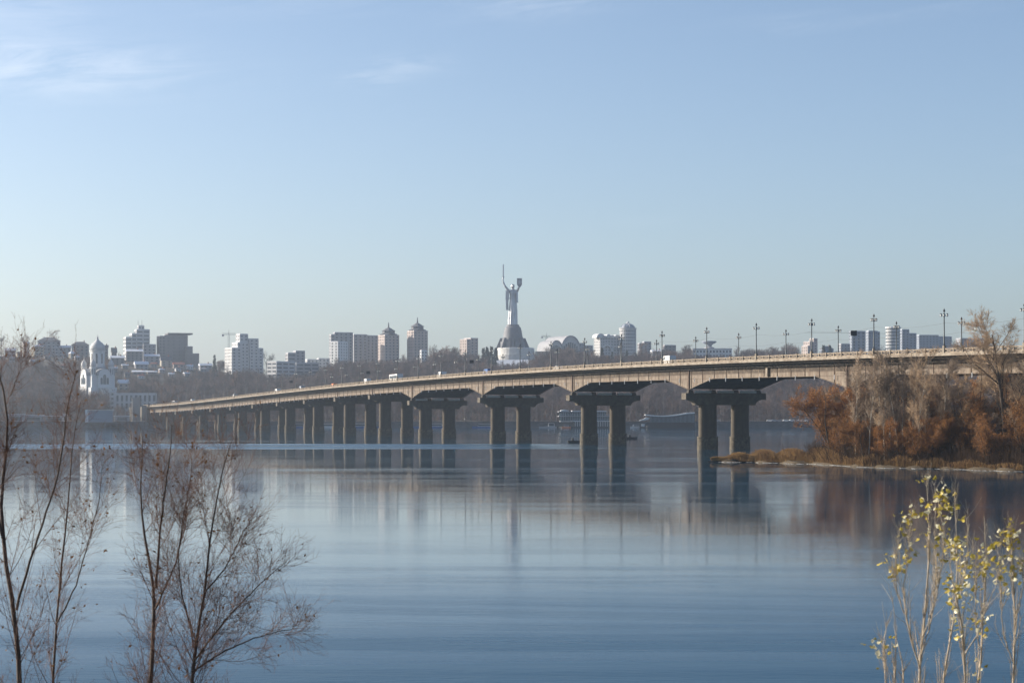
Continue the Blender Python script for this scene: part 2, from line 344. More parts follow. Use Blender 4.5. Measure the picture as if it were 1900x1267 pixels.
# ------------------------------------------------------------------ the bridge
TH = math.atan(1317 / F); CT, ST = math.cos(TH), math.sin(TH)
HALF = 11.7                                   # half length of a pier cap
B_ORG = Vector((233.5 + CT * HALF, ST * HALF, 0)); B_ROT = TH + math.pi / 2
# local frame: x along the bridge away from us, y towards the camera side, z up
PROF = [(7.10, 22.51), (7.43, 22.82), (7.79, 22.94), (8.19, 23.07), (8.62, 23.19), (9.11, 23.35), (9.66, 23.64), (10.27, 23.91), (10.97, 24.15), (11.78, 24.04), (12.70, 23.74), (13.79, 23.24), (15.08, 22.90), (16.31, 22.16), (17.30, 21.42), (18.56, 20.13), (20.32, 18.49), (22.44, 16.82), (24.31, 15.48), (25.06, 15.12)]
_pt = np.array([p[0] * 58 for p in PROF]); _pz = np.array([p[1] for p in PROF])
_co = np.polyfit((_pt - 800) / 500, _pz, 4)
def zr(t): return float(np.polyval(_co, (t - 800) / 500))          # top of the railing
def slope(t): return (zr(t + 1) - zr(t - 1)) / 2
PIERS = [6.4, 7.4, 8.4, 9.9, 11.4, 12.9] + [14.4 + k for k in range(11)]
HAUNCH = [8.4, 9.9, 11.4, 12.9, 14.4]
T0, T1 = 5.0 * 58, 25.35 * 58
def bworld(t, y, z=0.0):
    c, s = math.cos(B_ROT), math.sin(B_ROT)
    return Vector((B_ORG.x + t * c - y * s, B_ORG.y + t * s + y * c, z))
def bt_from_px(px, y):
    """distance along the bridge at which the line y is seen at photograph column px"""
    lo, hi = 330.0, 1500.0
    for _ in range(60):
        mid = (lo + hi) / 2; p = bworld(mid, y)
        if 950 + F * p.x / p.y > px: lo = mid
        else: hi = mid
    return (lo + hi) / 2
def drop(t):
    """girder bottom below the railing top"""
    d = 5.08
    for s in HAUNCH:
        a = abs(t - s * 58) / 15.5
        if a < 1: d = max(d, 5.08 + 2.75 * (1 - a) ** 1.08)
    return d
BR = empty('road_bridge', B_ORG, B_ROT, 'long concrete and steel road bridge on twin column piers crossing the river', 'bridge')

def sweep(name, sect, mat_, parent, ts, smooth=False):
    """sect(t) -> list of (y,z) closed polygon, swept along the bridge"""
    V = []; Q = []; n = None
    for i, t in enumerate(ts):
        pts = sect(t); n = len(pts); V += [(t, y, z) for y, z in pts]
    for i in range(len(ts) - 1):
        for k in range(n): Q.append((i * n + k, i * n + (k + 1) % n, (i + 1) * n + (k + 1) % n, (i + 1) * n + k))
    Q.append(tuple(range(n))); e = (len(ts) - 1) * n; Q.append(tuple(e + k for k in range(n - 1, -1, -1)))
    mb = MB(); mb.v = V; mb.f = Q
    return mb.build(name, mat_, parent, smooth)
def rect(y0, y1, za, zb): return lambda t: [(y0, zr(t) + za), (y1, zr(t) + za), (y1, zr(t) + zb), (y0, zr(t) + zb)]

def make_bridge():
    ts = list(np.arange(T0, T1, 7.25)) + [T1]
    fine = sorted(set(ts + [s * 58 + d for s in HAUNCH for d in (-15.5, -12, -8, -4, -0.6, 0.6, 4, 8, 12, 15.5)]))
    # deck
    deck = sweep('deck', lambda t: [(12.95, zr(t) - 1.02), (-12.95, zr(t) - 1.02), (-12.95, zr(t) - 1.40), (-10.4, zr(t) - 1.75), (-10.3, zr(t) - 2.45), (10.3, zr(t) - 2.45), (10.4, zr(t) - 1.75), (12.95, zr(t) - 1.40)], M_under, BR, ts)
    sweep('road_surface', rect(-10.2, 10.2, -1.016, -1.012), M_asphalt, BR, ts)
    for y0, y1 in ((10.25, 12.93), (-12.93, -10.25)):
        sweep('sidewalk', rect(y0, y1, -1.015, -0.88), M_deck, BR, ts)
    for sgn in (1, -1):
        sweep('edge_beam', rect(*sorted((sgn * 12.955, sgn * 13.55)), -1.50, -0.93), M_deck, BR, ts)
        sweep('service_pipe', rect(*sorted((sgn * 12.25, sgn * 12.37)), -1.95, -1.83), M_deck, BR, ts)
        sweep('ledge', rect(*sorted((sgn * 9.9, sgn * 10.55)), -2.72, -2.52), M_deck, BR, ts)
    girders = {}
    for y in (9.9, 3.3, -3.3, -9.9):
        sg = 1 if y > 0 else -1
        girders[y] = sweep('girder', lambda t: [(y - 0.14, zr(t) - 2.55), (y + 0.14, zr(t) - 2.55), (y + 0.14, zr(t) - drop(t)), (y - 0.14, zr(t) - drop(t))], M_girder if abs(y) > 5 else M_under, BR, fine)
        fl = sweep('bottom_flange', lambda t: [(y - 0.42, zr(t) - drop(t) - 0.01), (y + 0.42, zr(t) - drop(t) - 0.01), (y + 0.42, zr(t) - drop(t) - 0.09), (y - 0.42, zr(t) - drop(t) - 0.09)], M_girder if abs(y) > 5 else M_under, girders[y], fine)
    g = girders[9.9]
    sweep('web_seam', lambda t: [(10.04, zr(t) - 4.02), (10.085, zr(t) - 4.02), (10.085, zr(t) - 4.07), (10.04, zr(t) - 4.07)], M_rust, g, ts)
    sweep('rust_shade_plate', lambda t: [(10.042, zr(t) - 2.73), (10.07, zr(t) - 2.73), (10.07, zr(t) - 3.95), (10.042, zr(t) - 3.95)], M_rustshade, g, ts)  # rusty strip, its dark colour also paints in the overhang's shadow
    haunch_t = [s * 58 for s in HAUNCH]
    for h in haunch_t:      # seam where the haunch plates begin
        tt = [h - 15, h - 7, h, h + 7, h + 15]
        sweep('haunch_seam', lambda t: [(10.04, zr(t) - 5.06), (10.09, zr(t) - 5.06), (10.09, zr(t) - 5.13), (10.04, zr(t) - 5.13)], M_rust, g, tt)
    for h in haunch_t:      # closed soffit of the haunched part
        tt = [h + d for d in (-15.4, -12, -8, -4, -0.6, 0.6, 4, 8, 12, 15.4)]
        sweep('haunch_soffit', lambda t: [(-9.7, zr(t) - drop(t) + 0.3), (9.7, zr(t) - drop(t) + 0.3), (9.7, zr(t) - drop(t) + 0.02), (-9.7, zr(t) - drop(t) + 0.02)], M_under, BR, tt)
    # web stiffeners, brackets, drains (shared meshes; nearest 300 singly)
    stiff = MB().box(-0.06, 0.06, 10.04, 10.17, -1, 0).mesh('stiffener', M_rust)
    ST_ = [t for t in np.arange(556.4 - 7.225 * 27 + 2.0, T1 - 2, 7.225)]
    rest = MB()
    for i, t in enumerate(ST_):
        t = float(t); z1 = zr(t) - 2.73; z0 = zr(t) - drop(t)
        if i < 300:
            o = link('stiffener', stiff, g); o.location = (t, 0, z1); o.scale = (1, 1, z1 - z0)
        else: rest.box(t - .06, t + .06, 10.04, 10.17, z0, z1)
    if rest.v: tag(rest.build('stiffener_row', M_rust, g), kind='stuff')
    br = MB(); w = 0.13
    prof = [(10.05, -1.46), (12.9, -1.46), (12.9, -1.62), (10.75, -2.50), (10.05, -2.50)]
    br.add([(-w, y, z) for y, z in prof] + [(w, y, z) for y, z in prof], [tuple(range(5)), tuple(range(9, 4, -1))] + [(i, (i + 1) % 5, 5 + (i + 1) % 5, 5 + i) for i in range(5)])
    brm = br.mesh('bracket', M_deck); rest = MB(); k = 0
    for t in np.arange(361.2, T1 - 2, 2.408):
        t = float(t)
        if k < 300:
            o = link('bracket', brm, deck); o.location = (t, 0, zr(t))
        else: rest.add([(t + x, y, z + zr(t)) for x, y, z in br.v], br.f)
        k += 1
    tag(rest.build('bracket_row', M_deck, deck), kind='stuff')
    rest = MB()
    for t in np.arange(361.2, T1 - 2, 2.9): rest.add([(float(t) + x, -y, z + zr(float(t))) for x, y, z in br.v], [f[::-1] for f in br.f])
    tag(rest.build('far_side_bracket_row', M_deck, deck), kind='stuff')
    dr = MB().tube((0, 10.6, -5.95), (0, 10.6, -4.9), 0.11, 0.11, 6).mesh('drain_pipe', M_white)
    for t in np.arange(386, T1 - 10, 9.67):
        o = link('drain_pipe', dr, deck); o.location = (float(t), 0, zr(float(t)))
    # parapet railing: panels of 7.225 m with two flat arcs crossing, posts between
    PL = 7.225; pan = MB()
    for (z0, z1, d) in ((-0.15, 0.0, 0.11), (-0.92, -0.80, 0.09)): pan.box(0.18, PL - 0.18, 13.14 - d, 13.14 + d, z0, z1)
    nseg = 12
    for half in range(2):
        x0 = 0.2 + half * (PL / 2 - 0.1); x1 = x0 + PL / 2 - 0.3
        for up in (1, -1):
            prev = None
            for i in range(nseg + 1):
                q = i / nseg; x = x0 + (x1 - x0) * q; z = -0.475 + up * 0.31 * math.cos(math.pi * q) * (1 if half == 0 else -1)
                if prev: pan.box(0, math.hypot(x - prev[0], z - prev[1]), -0.05, 0.05, -0.05, 0.05, Matrix.Translation((prev[0], 13.14 + up * 0.012, prev[1])) @ Matrix.Rotation(-math.atan2(z - prev[1], x - prev[0]), 4, 'Y'))
                prev = (x, z)
    pan.box(PL / 2 - 0.16, PL / 2 + 0.16, 13.02, 13.26, -0.86, -0.06)
    for x in np.arange(0.75, PL - 0.4, 0.58): pan.box(x - 0.025, x + 0.025, 13.115, 13.165, -0.82, -0.13)
    panm = pan.mesh('railing_panel', M_rail)
    post = MB().box(-0.20, 0.20, 12.96, 13.36, -0.93, 0.09); post.box(-0.26, 0.26, 12.9, 13.42, 0.092, 0.16); postm = post.mesh('railing_post', M_deck)
    for sgn in (1, -1):
        base = 556.4 if sgn > 0 else 563.8
        t = base - PL * 33
        while t < T1 - 2:
            if t > T0 + 2:
                o = link('railing_panel', panm, BR); o.location = (t, 0, zr(t)); o.rotation_euler = (0, -math.atan((zr(t + PL) - zr(t)) / PL), 0)
                p = link('railing_post', postm, BR); p.location = (t, 0, zr(t))
                if sgn < 0:
                    o.scale = (1, -1, 1); p.scale = (1, -1, 1)
            t += PL
    # piers
    def capsule(cx, cy, W, D, n=8):
        """outline in (x along bridge, y across): straight flanks, rounded ends"""
        pts = []; r = D / 2
        for i in range(n + 1): a = math.pi * i / n; pts.append((cx + r * math.cos(a), cy + (W / 2 - r) + r * math.sin(a)))
        for i in range(n + 1): a = math.pi + math.pi * i / n; pts.append((cx + r * math.cos(a), cy - (W / 2 - r) + r * math.sin(a)))
        return pts
    rng = random.Random(3)
    for i, s in enumerate(PIERS):
        t = s * 58; h = s in HAUNCH
        zb = zr(t) - drop(t) - 0.1                     # underside of the girder
        ct = zb - (0.85 if h else 0.45)                # top of the cap
        cb = ct - (3.2 if h else 2.7); ce = ct - 1.75  # cap soffit between columns, soffit at the ends
        lab = {9.9: 'nearest fully visible twin column pier, by the reed spit', 11.4: 'twin column pier beside the floating restaurant', 12.9: 'twin column pier right of the statue reflection'}.get(s)
        pr = empty('pier', (t, 0, 0), 0, lab); pr.parent = BR
        mb = MB()
        a = [(HALF, ct), (HALF, ce)]
        for q in range(7): ph = q / 6; a.append((HALF - 0.75 - 2.3 * math.sin(ph * math.pi / 2), ce - (ce - cb) * (1 - math.cos(ph * math.pi / 2))))
        poly = a + [(-y, z) for y, z in reversed(a)]
        n = len(poly); vs = [(-1.5, y, z) for y, z in poly] + [(1.5, y, z) for y, z in poly]
        mb.add(vs, [tuple(range(n)), tuple(range(2 * n - 1, n - 1, -1))] + [(k, k + n, (k + 1) % n + n, (k + 1) % n) for k in range(n)])
        cap = mb.build('cap', M_cap, pr)
        bv = cap.modifiers.new('bevel', 'BEVEL'); bv.width = 0.06; bv.segments = 1; bv.limit_method = 'ANGLE'
        for y in (9.9, 3.3, -3.3, -9.9):
            b_ = MB().extr([(-0.8, y - 0.75), (0.8, y - 0.75), (0.8, y + 0.75), (-0.8, y + 0.75)], ct, zb, 0.75, (0, y)).build('bearing', M_under, cap)
        if h:
            for y in (6.6, 0, -6.6): MB().box(-1.3, -0.9, y - 2.35, y + 2.35, ct + 0.01, ct + 0.62).build('bearing_ledge', M_stone, cap)
        for y in (4.73, -4.73):
            c = MB().extr(capsule(0, y, 5.1, 2.5), 3.3, cb + 0.02, 0.985, (0, y)).build('column', M_pier, pr, True)
            bvc = c.modifiers.new('edge', 'EDGE_SPLIT'); bvc.split_angle = R(50)
            cl = MB().extr(capsule(0, y, 5.8, 3.2), -1.2, 3.15, 0.985, (0, y)).extr(capsule(0, y, 5.95, 3.35), 3.152, 3.45, 0.97, (0, y)).build('collar', M_collar, c, True)
            bvc = cl.modifiers.new('edge', 'EDGE_SPLIT'); bvc.split_angle = R(50)
        # dark bearing stiffener on the web above the pier
        MB().box(-0.34, 0.34, 10.045, 10.34, zb + 0.10, zr(t) - 2.73).build('support_stiffener', M_rust, pr)
    MB().box(-0.5, 0.45, 10.05, 10.7, -4.95, -2.9).build('inspection_box', M_deck, BR).location = (527.0, 0, zr(527.0))
    # abutment at the far end
    ab = MB(); ab.box(T1 - 3, T1 + 70, -12.9, 12.9, -1, zr(T1) - 1.55); ab.build('abutment', M_cap, BR)
    sweep('approach_road', rect(-12.9, 12.9, -1.5, -1.02), M_asphalt, BR, [T1 + 0.02, T1 + 30, T1 + 70])
make_bridge()

# end pylons at the far abutment
for (x0, x1, yt, yb, lab) in ((244, 261, 738, 778, 'tall dark square end pylon beside the far bridge abutment'), (262.5, 273, 752, 778, 'short square end pylon between the tall pylon and the bridge')):
    Yp = 1372; w = (x1 - x0) / F * Yp; zt = atz(yt, Yp); zb = tz(atx(x0, Yp), Yp) - 0.5
    p = empty('end_pylon', (atx((x0 + x1) / 2, Yp), Yp, zb), R(12), lab, 'pylon', 'pylons at the far end of the bridge')
    MB().box(-w * .42, w * .42, -w * .4, w * .4, 0, zt - zb - 0.8).build('shaft', M_panelb, p)
    MB().box(-w * .46, w * .46, -w * .44, w * .44, zt - zb - 0.798, zt - zb).build('capital', M_panelb, p)
    MB().box(-w * .52, w * .52, -w * .5, w * .5, -2, 1.2).build('plinth', M_stone, p)

# ------------------------------------------------------------------ lamp posts on the bridge
def lamp_mesh():
    ped = MB(); ped.box(-0.34, 0.34, -0.34, 0.34, 0, 0.95); ped.box(-0.27, 0.27, -0.27, 0.27, 0.952, 1.5)
    pole = MB(); pole.lathe([(0.20, 1.5), (0.17, 2.0), (0.13, 4.5), (0.10, 7.3), (0.16, 7.34), (0.16, 7.5), (0.09, 7.55), (0.07, 8.3)], 8)
    arm = MB()
    for k in range(4):
        a = math.pi / 4 + k * math.pi / 2; c, s = math.cos(a), math.sin(a)
        pts = [(0.08, 7.35), (0.35, 7.60), (0.58, 7.95), (0.62, 8.05), (0.62, 7.9)]
        for p, q in zip(pts, pts[1:]): arm.tube((p[0] * c, p[0] * s, p[1]), (q[0] * c, q[0] * s, q[1]), 0.045, 0.045, 5)
    lan = MB(); lan.lathe([(0.02, 0.05), (0.16, 0.0), (0.20, -0.12), (0.22, -0.15)], 8)
    bulb = MB(); bulb.lathe([(0.17, -0.15), (0.21, -0.32), (0.16, -0.52), (0.05, -0.58)], 8)
    top = MB(); top.lathe([(0.07, 8.3), (0.18, 8.34), (0.22, 8.62), (0.20, 8.66), (0.10, 8.86), (0.02, 9.05)], 8)
    return [('pedestal', ped.mesh('pedestal', M_deck)), ('pole', pole.mesh('pole', M_pole, True)), ('arm', arm.mesh('arm', M_pole)), ('finial_lantern', top.mesh('finial_lantern', M_dark))], lan.mesh('lantern_hood', M_dark), bulb.mesh('lantern', M_lantern, True)
LP, LHOOD, LBULB = lamp_mesh()
def make_lamps():
    for side, y, base in (('near', 13.14, 556.4), ('far', -13.14, 563.8)):
        vis = []
        t = base - 28.9 * 6
        while t < T1 - 4:
            p = bworld(t, y); px = 950 + F * p.x / p.y
            if px < 1935: vis.append((px, t))
            t += 28.9
        for i, (px, t) in enumerate(vis):
            p = bworld(t, y, zr(t) - 0.93)
            r = empty('lamp_post', p, B_ROT + 0.2 * math.sin(i * 2.1), 'lamp post on the %s parapet of the bridge, %s from the right' % (side, ordinal(i + 1)), 'lamp post', 'lamp posts along the bridge')
            for n, me in LP: link(n, me, r)
            if i < 22:
                for k in range(4):
                    a = math.pi / 4 + k * math.pi / 2
                    b = link('lantern', LBULB, r); b.location = (0.62 * math.cos(a), 0.62 * math.sin(a), 7.95)
                    h = link('lantern_hood', LHOOD, b)
make_lamps()
# overhead cables strung along the lamp line
def cable(y, dz, lab, t0, t1):
    V = []; ts = []
    t = t0
    while t < t1:
        for q in range(6):
            f = q / 6; tt = t + f * 28.9; ts.append((tt, zr(tt) + dz - 0.55 * 4 * f * (1 - f)))
        t += 28.9
    mb = MB()
    for (a, za), (b, zb) in zip(ts, ts[1:]): mb.tube(bworld(a, y, za), bworld(b, y, zb), 0.02, 0.02, 4)
    tag(mb.build('overhead_cable', M_dark), lab, 'cable', 'cables above the bridge road')
cable(12.6, 5.2, 'thin dark cable strung along the near row of lamp posts', 556.4 - 28.9 * 5, T1 - 60)
cable(-12.6, 4.6, 'thin dark cable strung along the far row of lamp posts', 563.8 - 28.9 * 5, T1 - 60)
for px, py, lab in ((1584, 618, 'dark square sign hanging over the bridge road before the blue grey tower'), (875, 671, 'small dark sign hanging over the bridge left of the statue'), (683, 691, 'small dark sign hanging over the bridge below the spired towers'), (540, 708, 'small dark sign hanging over the bridge below the low white block')):
    t = bt_from_px(px, 0); p = bworld(t, 0); z = atz(py, p.y)
    r = empty('hanging_sign', (p.x, p.y, z), B_ROT, lab, 'sign', 'signs hung over the bridge road')
    MB().box(-0.08, 0.08, -0.8, 0.8, -0.6, 0.6).build('sign_board', M_dark, r)
    c0 = zr(t) + 5.0 - z
    MB().tube((0, -12.6, c0), (0, 12.6, c0), 0.03, 0.03, 4).build('span_wire', M_dark, r)
    if abs(c0) > 0.7: MB().tube((0, 0, min(0.6, c0)), (0, 0, max(0.6, c0)), 0.03, 0.03, 4).build('hanger', M_dark, r)

# ------------------------------------------------------------------ vegetation
def norm(a): return a / np.maximum(np.linalg.norm(a, axis=-1, keepdims=True), 1e-9)
def tubes(P, Rd, k=3):
    """P (M,N,3) centre lines, Rd (M,N) radii -> verts, quads"""
    M, N, _ = P.shape
    T = norm(np.gradient(P, axis=1)); mean = norm(P[:, -1] - P[:, 0])
    ref = np.where(np.abs(mean[:, 2:3]) < 0.8, np.array([[0, 0, 1.0]]), np.array([[1.0, 0.0, 0]]))[:, None, :]
    U = norm(np.cross(T, ref)); W = np.cross(T, U)
    a = 2 * np.pi * np.arange(k) / k
    V = P[:, :, None, :] + Rd[:, :, None, None] * (np.cos(a)[None, None, :, None] * U[:, :, None, :] + np.sin(a)[None, None, :, None] * W[:, :, None, :])
    I = np.arange(M * N * k).reshape(M, N, k); J = np.roll(I, -1, axis=2)
    Q = np.stack([I[:, :-1], J[:, :-1], J[:, 1:], I[:, 1:]], -1).reshape(-1, 4)
    return V.reshape(-1, 3), Q
def resample(pts, rad, n):
    pts = np.asarray(pts, float); rad = np.asarray(rad, float)
    d = np.concatenate([[0], np.cumsum(np.linalg.norm(np.diff(pts, axis=0), axis=1))]); q = np.linspace(0, d[-1], n)
    # smooth a little so that guides do not kink
    P = np.stack([np.interp(q, d, pts[:, i]) for i in range(3)], 1)
    for _ in range(2): P[1:-1] = 0.25 * P[:-2] + 0.5 * P[1:-1] + 0.25 * P[2:]
    return P, np.interp(q, d, rad)
def spawn(rng, P, Rd, count, length, ang, start=0.2, n=6, up=0.1, jit=0.12, rr=0.6, taper=0.25, lfall=0.5, end=0.98, rmin=0.0, absr=None):
    """children of the branches P (M,N,3)"""
    M, N, _ = P.shape; C = M * count
    par = np.repeat(np.arange(M), count); q = rng.uniform(start, end, C)
    f = q * (N - 1); i0 = np.minimum(f.astype(int), N - 2); w = (f - i0)[:, None]
    p = P[par, i0] * (1 - w) + P[par, i0 + 1] * w; r = Rd[par, i0] * (1 - w[:, 0]) + Rd[par, i0 + 1] * w[:, 0]
    t = norm(P[par, i0 + 1] - P[par, i0])
    side = norm(np.cross(t, norm(rng.normal(size=(C, 3)))))
    a = np.radians(rng.uniform(ang[0], ang[1], C))[:, None]
    d = norm(t * np.cos(a) + side * np.sin(a))
    L = rng.uniform(length[0], length[1], C) * (1 - lfall * q)
    out = np.zeros((C, n, 3)); out[:, 0] = p; step = (L / (n - 1))[:, None]
    for k in range(1, n):
        d = norm(d + np.array([0, 0, up]) + rng.normal(size=(C, 3)) * jit)
        out[:, k] = out[:, k - 1] + d * step
    r0 = np.minimum(r * rr, absr if absr else 1e9); r0 = np.maximum(r0, rmin)
    return out, r0[:, None] * np.linspace(1, taper, n)[None, :]
def merge(parts):
    V = []; Q = []; b = 0
    for v, q in parts: V.append(v); Q.append(q + b); b += len(v)
    return np.concatenate(V), np.concatenate(Q)
def leaf_quads(rng, P, count, size, spread=0.1):
    M, N, _ = P.shape; idx = rng.integers(0, M, count); j = rng.integers(N // 2, N, count)
    c = P[idx, j] + rng.normal(size=(count, 3)) * spread
    a = norm(rng.normal(size=(count, 3))); b = norm(np.cross(a, rng.normal(size=(count, 3)))); s = rng.uniform(size[0], size[1], (count, 1))
    V = np.stack([c - a * s, c - b * s * 0.6, c + a * s, c + b * s * 0.6], 1)
    return V.reshape(-1, 3), np.arange(count * 4).reshape(-1, 4)

def tree_meshes(seed, h, r, stems=1, spread=0.0, lv=(), trunk_n=9, lean=0.03, mats=(None, None), leaf=None, rmin=0.0, k0=6, split=1, bend=0.05):
    rng = np.random.default_rng(seed); P = []; Rr = []
    for s in range(stems):
        a = rng.uniform(0, 2 * np.pi) if stems > 1 else 0; d = np.array([math.cos(a) * spread, math.sin(a) * spread, 1.0]) if stems > 1 else np.array([rng.normal() * lean, rng.normal() * lean, 1.0])
        p = np.zeros(3) + np.array([math.cos(a), math.sin(a), 0]) * (0.25 * spread * 2 if stems > 1 else 0); pts = [p]; hh = h * rng.uniform(0.75, 1.0) if stems > 1 else h
        for i in range(trunk_n - 1):
            d = norm(d + rng.normal(size=3) * bend + np.array([0, 0, 0.06])); p = p + d * hh / (trunk_n - 1); pts.append(p)
        P.append(pts); Rr.append(np.linspace(r * rng.uniform(0.8, 1.1), r * 0.18, trunk_n))
    P = np.array(P); Rr = np.array(Rr); P[:, 0, 2] -= 0.3
    trunk = [tubes(P, Rr, k0)]; crown = []; prev = (P, Rr); allp = P
    for i, kw in enumerate(lv):
        prev = spawn(rng, *prev, **kw); (trunk if i < split else crown).append(tubes(*prev, 4 if i < 1 else 3))
    tm = mesh_np('trunk', *merge(trunk), mats[0], True); cm = mesh_np('crown', *merge(crown), mats[1])
    lm = None
    if leaf: lm = mesh_np('foliage', *leaf_quads(rng, prev[0], leaf['n'], leaf['size'], leaf.get('spread', 0.1)), leaf['mat'])
    return tm, cm, lm
def plant_tree(name, meshes, loc, rz, sc, label, cat, group):
    r = empty(name, loc, rz, label, cat, group); r.scale = sc if isinstance(sc, tuple) else (sc, sc, sc)
    link('trunk', meshes[0], r); link('crown', meshes[1], r)
    if meshes[2]: link('foliage', meshes[2], r)
    return r

# ---- far woods: variants
FAR = []
for i in range(6):
    up = (0.10, 0.05, 0.16, 0.02, 0.12, 0.2)[i]
    FAR.append(tree_meshes(100 + i, 15, 0.26, lv=(dict(count=13, length=(5, 8.5), ang=(30, 62), start=0.25, n=5, up=up, rr=0.55, jit=0.14), dict(count=8, length=(1.8, 3.6), ang=(25, 60), start=0.2, n=4, up=0.08, rr=0.5, rmin=0.055),
        dict(count=5, length=(0.8, 1.9), ang=(20, 60), start=0.2, n=3, up=0.05, rmin=0.04, rr=0.7)), mats=(M_bark, M_twig if i % 3 else M_twig2), k0=5))
CON = []
for i in range(2):
    rng = np.random.default_rng(40 + i); parts = []; c = []
    P = np.zeros((1, 8, 3)); P[0, :, 2] = np.linspace(-0.3, 16, 8); Rr = np.linspace(0.3, 0.05, 8)[None]
    b = spawn(rng, P, Rr, 150, (3.2, 4.6), (78, 100), start=0.08, n=4, up=-0.10, jit=0.05, lfall=0.86)
    t = spawn(rng, *b, 12, (0.7, 1.3), (30, 70), start=0.15, n=3, up=-0.05, rmin=0.16, lfall=0.3)
    CON.append((mesh_np('trunk', *tubes(P, Rr, 6), M_trunk), mesh_np('crown', *merge([tubes(b[0], np.maximum(b[1], 0.12), 3), tubes(*t, 3)]), M_needle), None))

CLEAR = []        # (x0, x1, y_base_px, Y): keep trees from standing in front of what the photograph shows
def blocked(X, Y, top):
    px = 950 + F * X / Y; py = HZ - (top - H) / Y * F
    for x0, x1, yb, Yb in CLEAR:
        if x0 - 3 < px < x1 + 3 and (Y < Yb + 14) and py < yb: return True
    return False
def wood_object(name, label, pts, variants, seed):
    """one mass of trees: points with instanced trees (geometry nodes)"""
    rng = np.random.default_rng(seed); n = len(pts)
    me = bpy.data.meshes.new(name); me.vertices.add(n); me.vertices.foreach_set('co', np.asarray(pts, np.float32)[:, :3].ravel())
    for nm, tp, arr in (('rot', 'FLOAT', rng.uniform(0, 6.28, n)), ('sc', 'FLOAT', np.asarray(pts)[:, 3]), ('idx', 'INT', rng.integers(0, len(variants), n))):
        a = me.attributes.new(nm, tp, 'POINT'); a.data.foreach_set('value', arr.astype(np.int32 if tp == 'INT' else np.float32))
    o = link(name, me); col = bpy.data.collections.new(name + '_kinds')
    for i, (t, c, _) in enumerate(variants):
        mm = bpy.data.meshes.new('wood_tree')
        tv = np.empty(len(t.vertices) * 3, np.float32); t.vertices.foreach_get('co', tv); cv = np.empty(len(c.vertices) * 3, np.float32); c.vertices.foreach_get('co', cv)
        tq = np.empty(len(t.loops), np.int32); t.loops.foreach_get('vertex_index', tq); cq = np.empty(len(c.loops), np.int32); c.loops.foreach_get('vertex_index', cq)
        V = np.concatenate([tv.reshape(-1, 3), cv.reshape(-1, 3)]); Q = np.concatenate([tq.reshape(-1, 4), cq.reshape(-1, 4) + len(tv) // 3])
        mm = mesh_np('wood_tree', V, Q, c.materials[0])
        col.objects.link(bpy.data.objects.new('wood_tree_%d' % i, mm))
    ng = bpy.data.node_groups.new(name, 'GeometryNodeTree'); ng.interface.new_socket('Geometry', in_out='INPUT', socket_type='NodeSocketGeometry'); ng.interface.new_socket('Geometry', in_out='OUTPUT', socket_type='NodeSocketGeometry')
    N = ng.nodes.new; L = ng.links.new
    gi = N('NodeGroupInput'); go = N('NodeGroupOutput'); iop = N('GeometryNodeInstanceOnPoints'); ci = N('GeometryNodeCollectionInfo')
    ci.inputs['Collection'].default_value = col; ci.inputs['Separate Children'].default_value = True; ci.inputs['Reset Children'].default_value = True
    m2p = N('GeometryNodeMeshToPoints'); L(gi.outputs[0], m2p.inputs['Mesh']); L(m2p.outputs[0], iop.inputs['Points'])
    def attr(nm, tp):
        a = N('GeometryNodeInputNamedAttribute'); a.data_type = tp; a.inputs['Name'].default_value = nm; return a.outputs['Attribute']
    cx = N('ShaderNodeCombineXYZ'); L(attr('rot', 'FLOAT'), cx.inputs[2]); L(cx.outputs[0], iop.inputs['Rotation'])
    L(attr('sc', 'FLOAT'), iop.inputs['Scale']); L(attr('idx', 'INT'), iop.inputs['Instance Index']); iop.inputs['Pick Instance'].default_value = True
    L(ci.outputs[0], iop.inputs['Instance']); L(iop.outputs[0], go.inputs[0])
    md = o.modifiers.new('trees', 'NODES'); md.node_group = ng
    return tag(o, label, 'wood', kind='stuff')

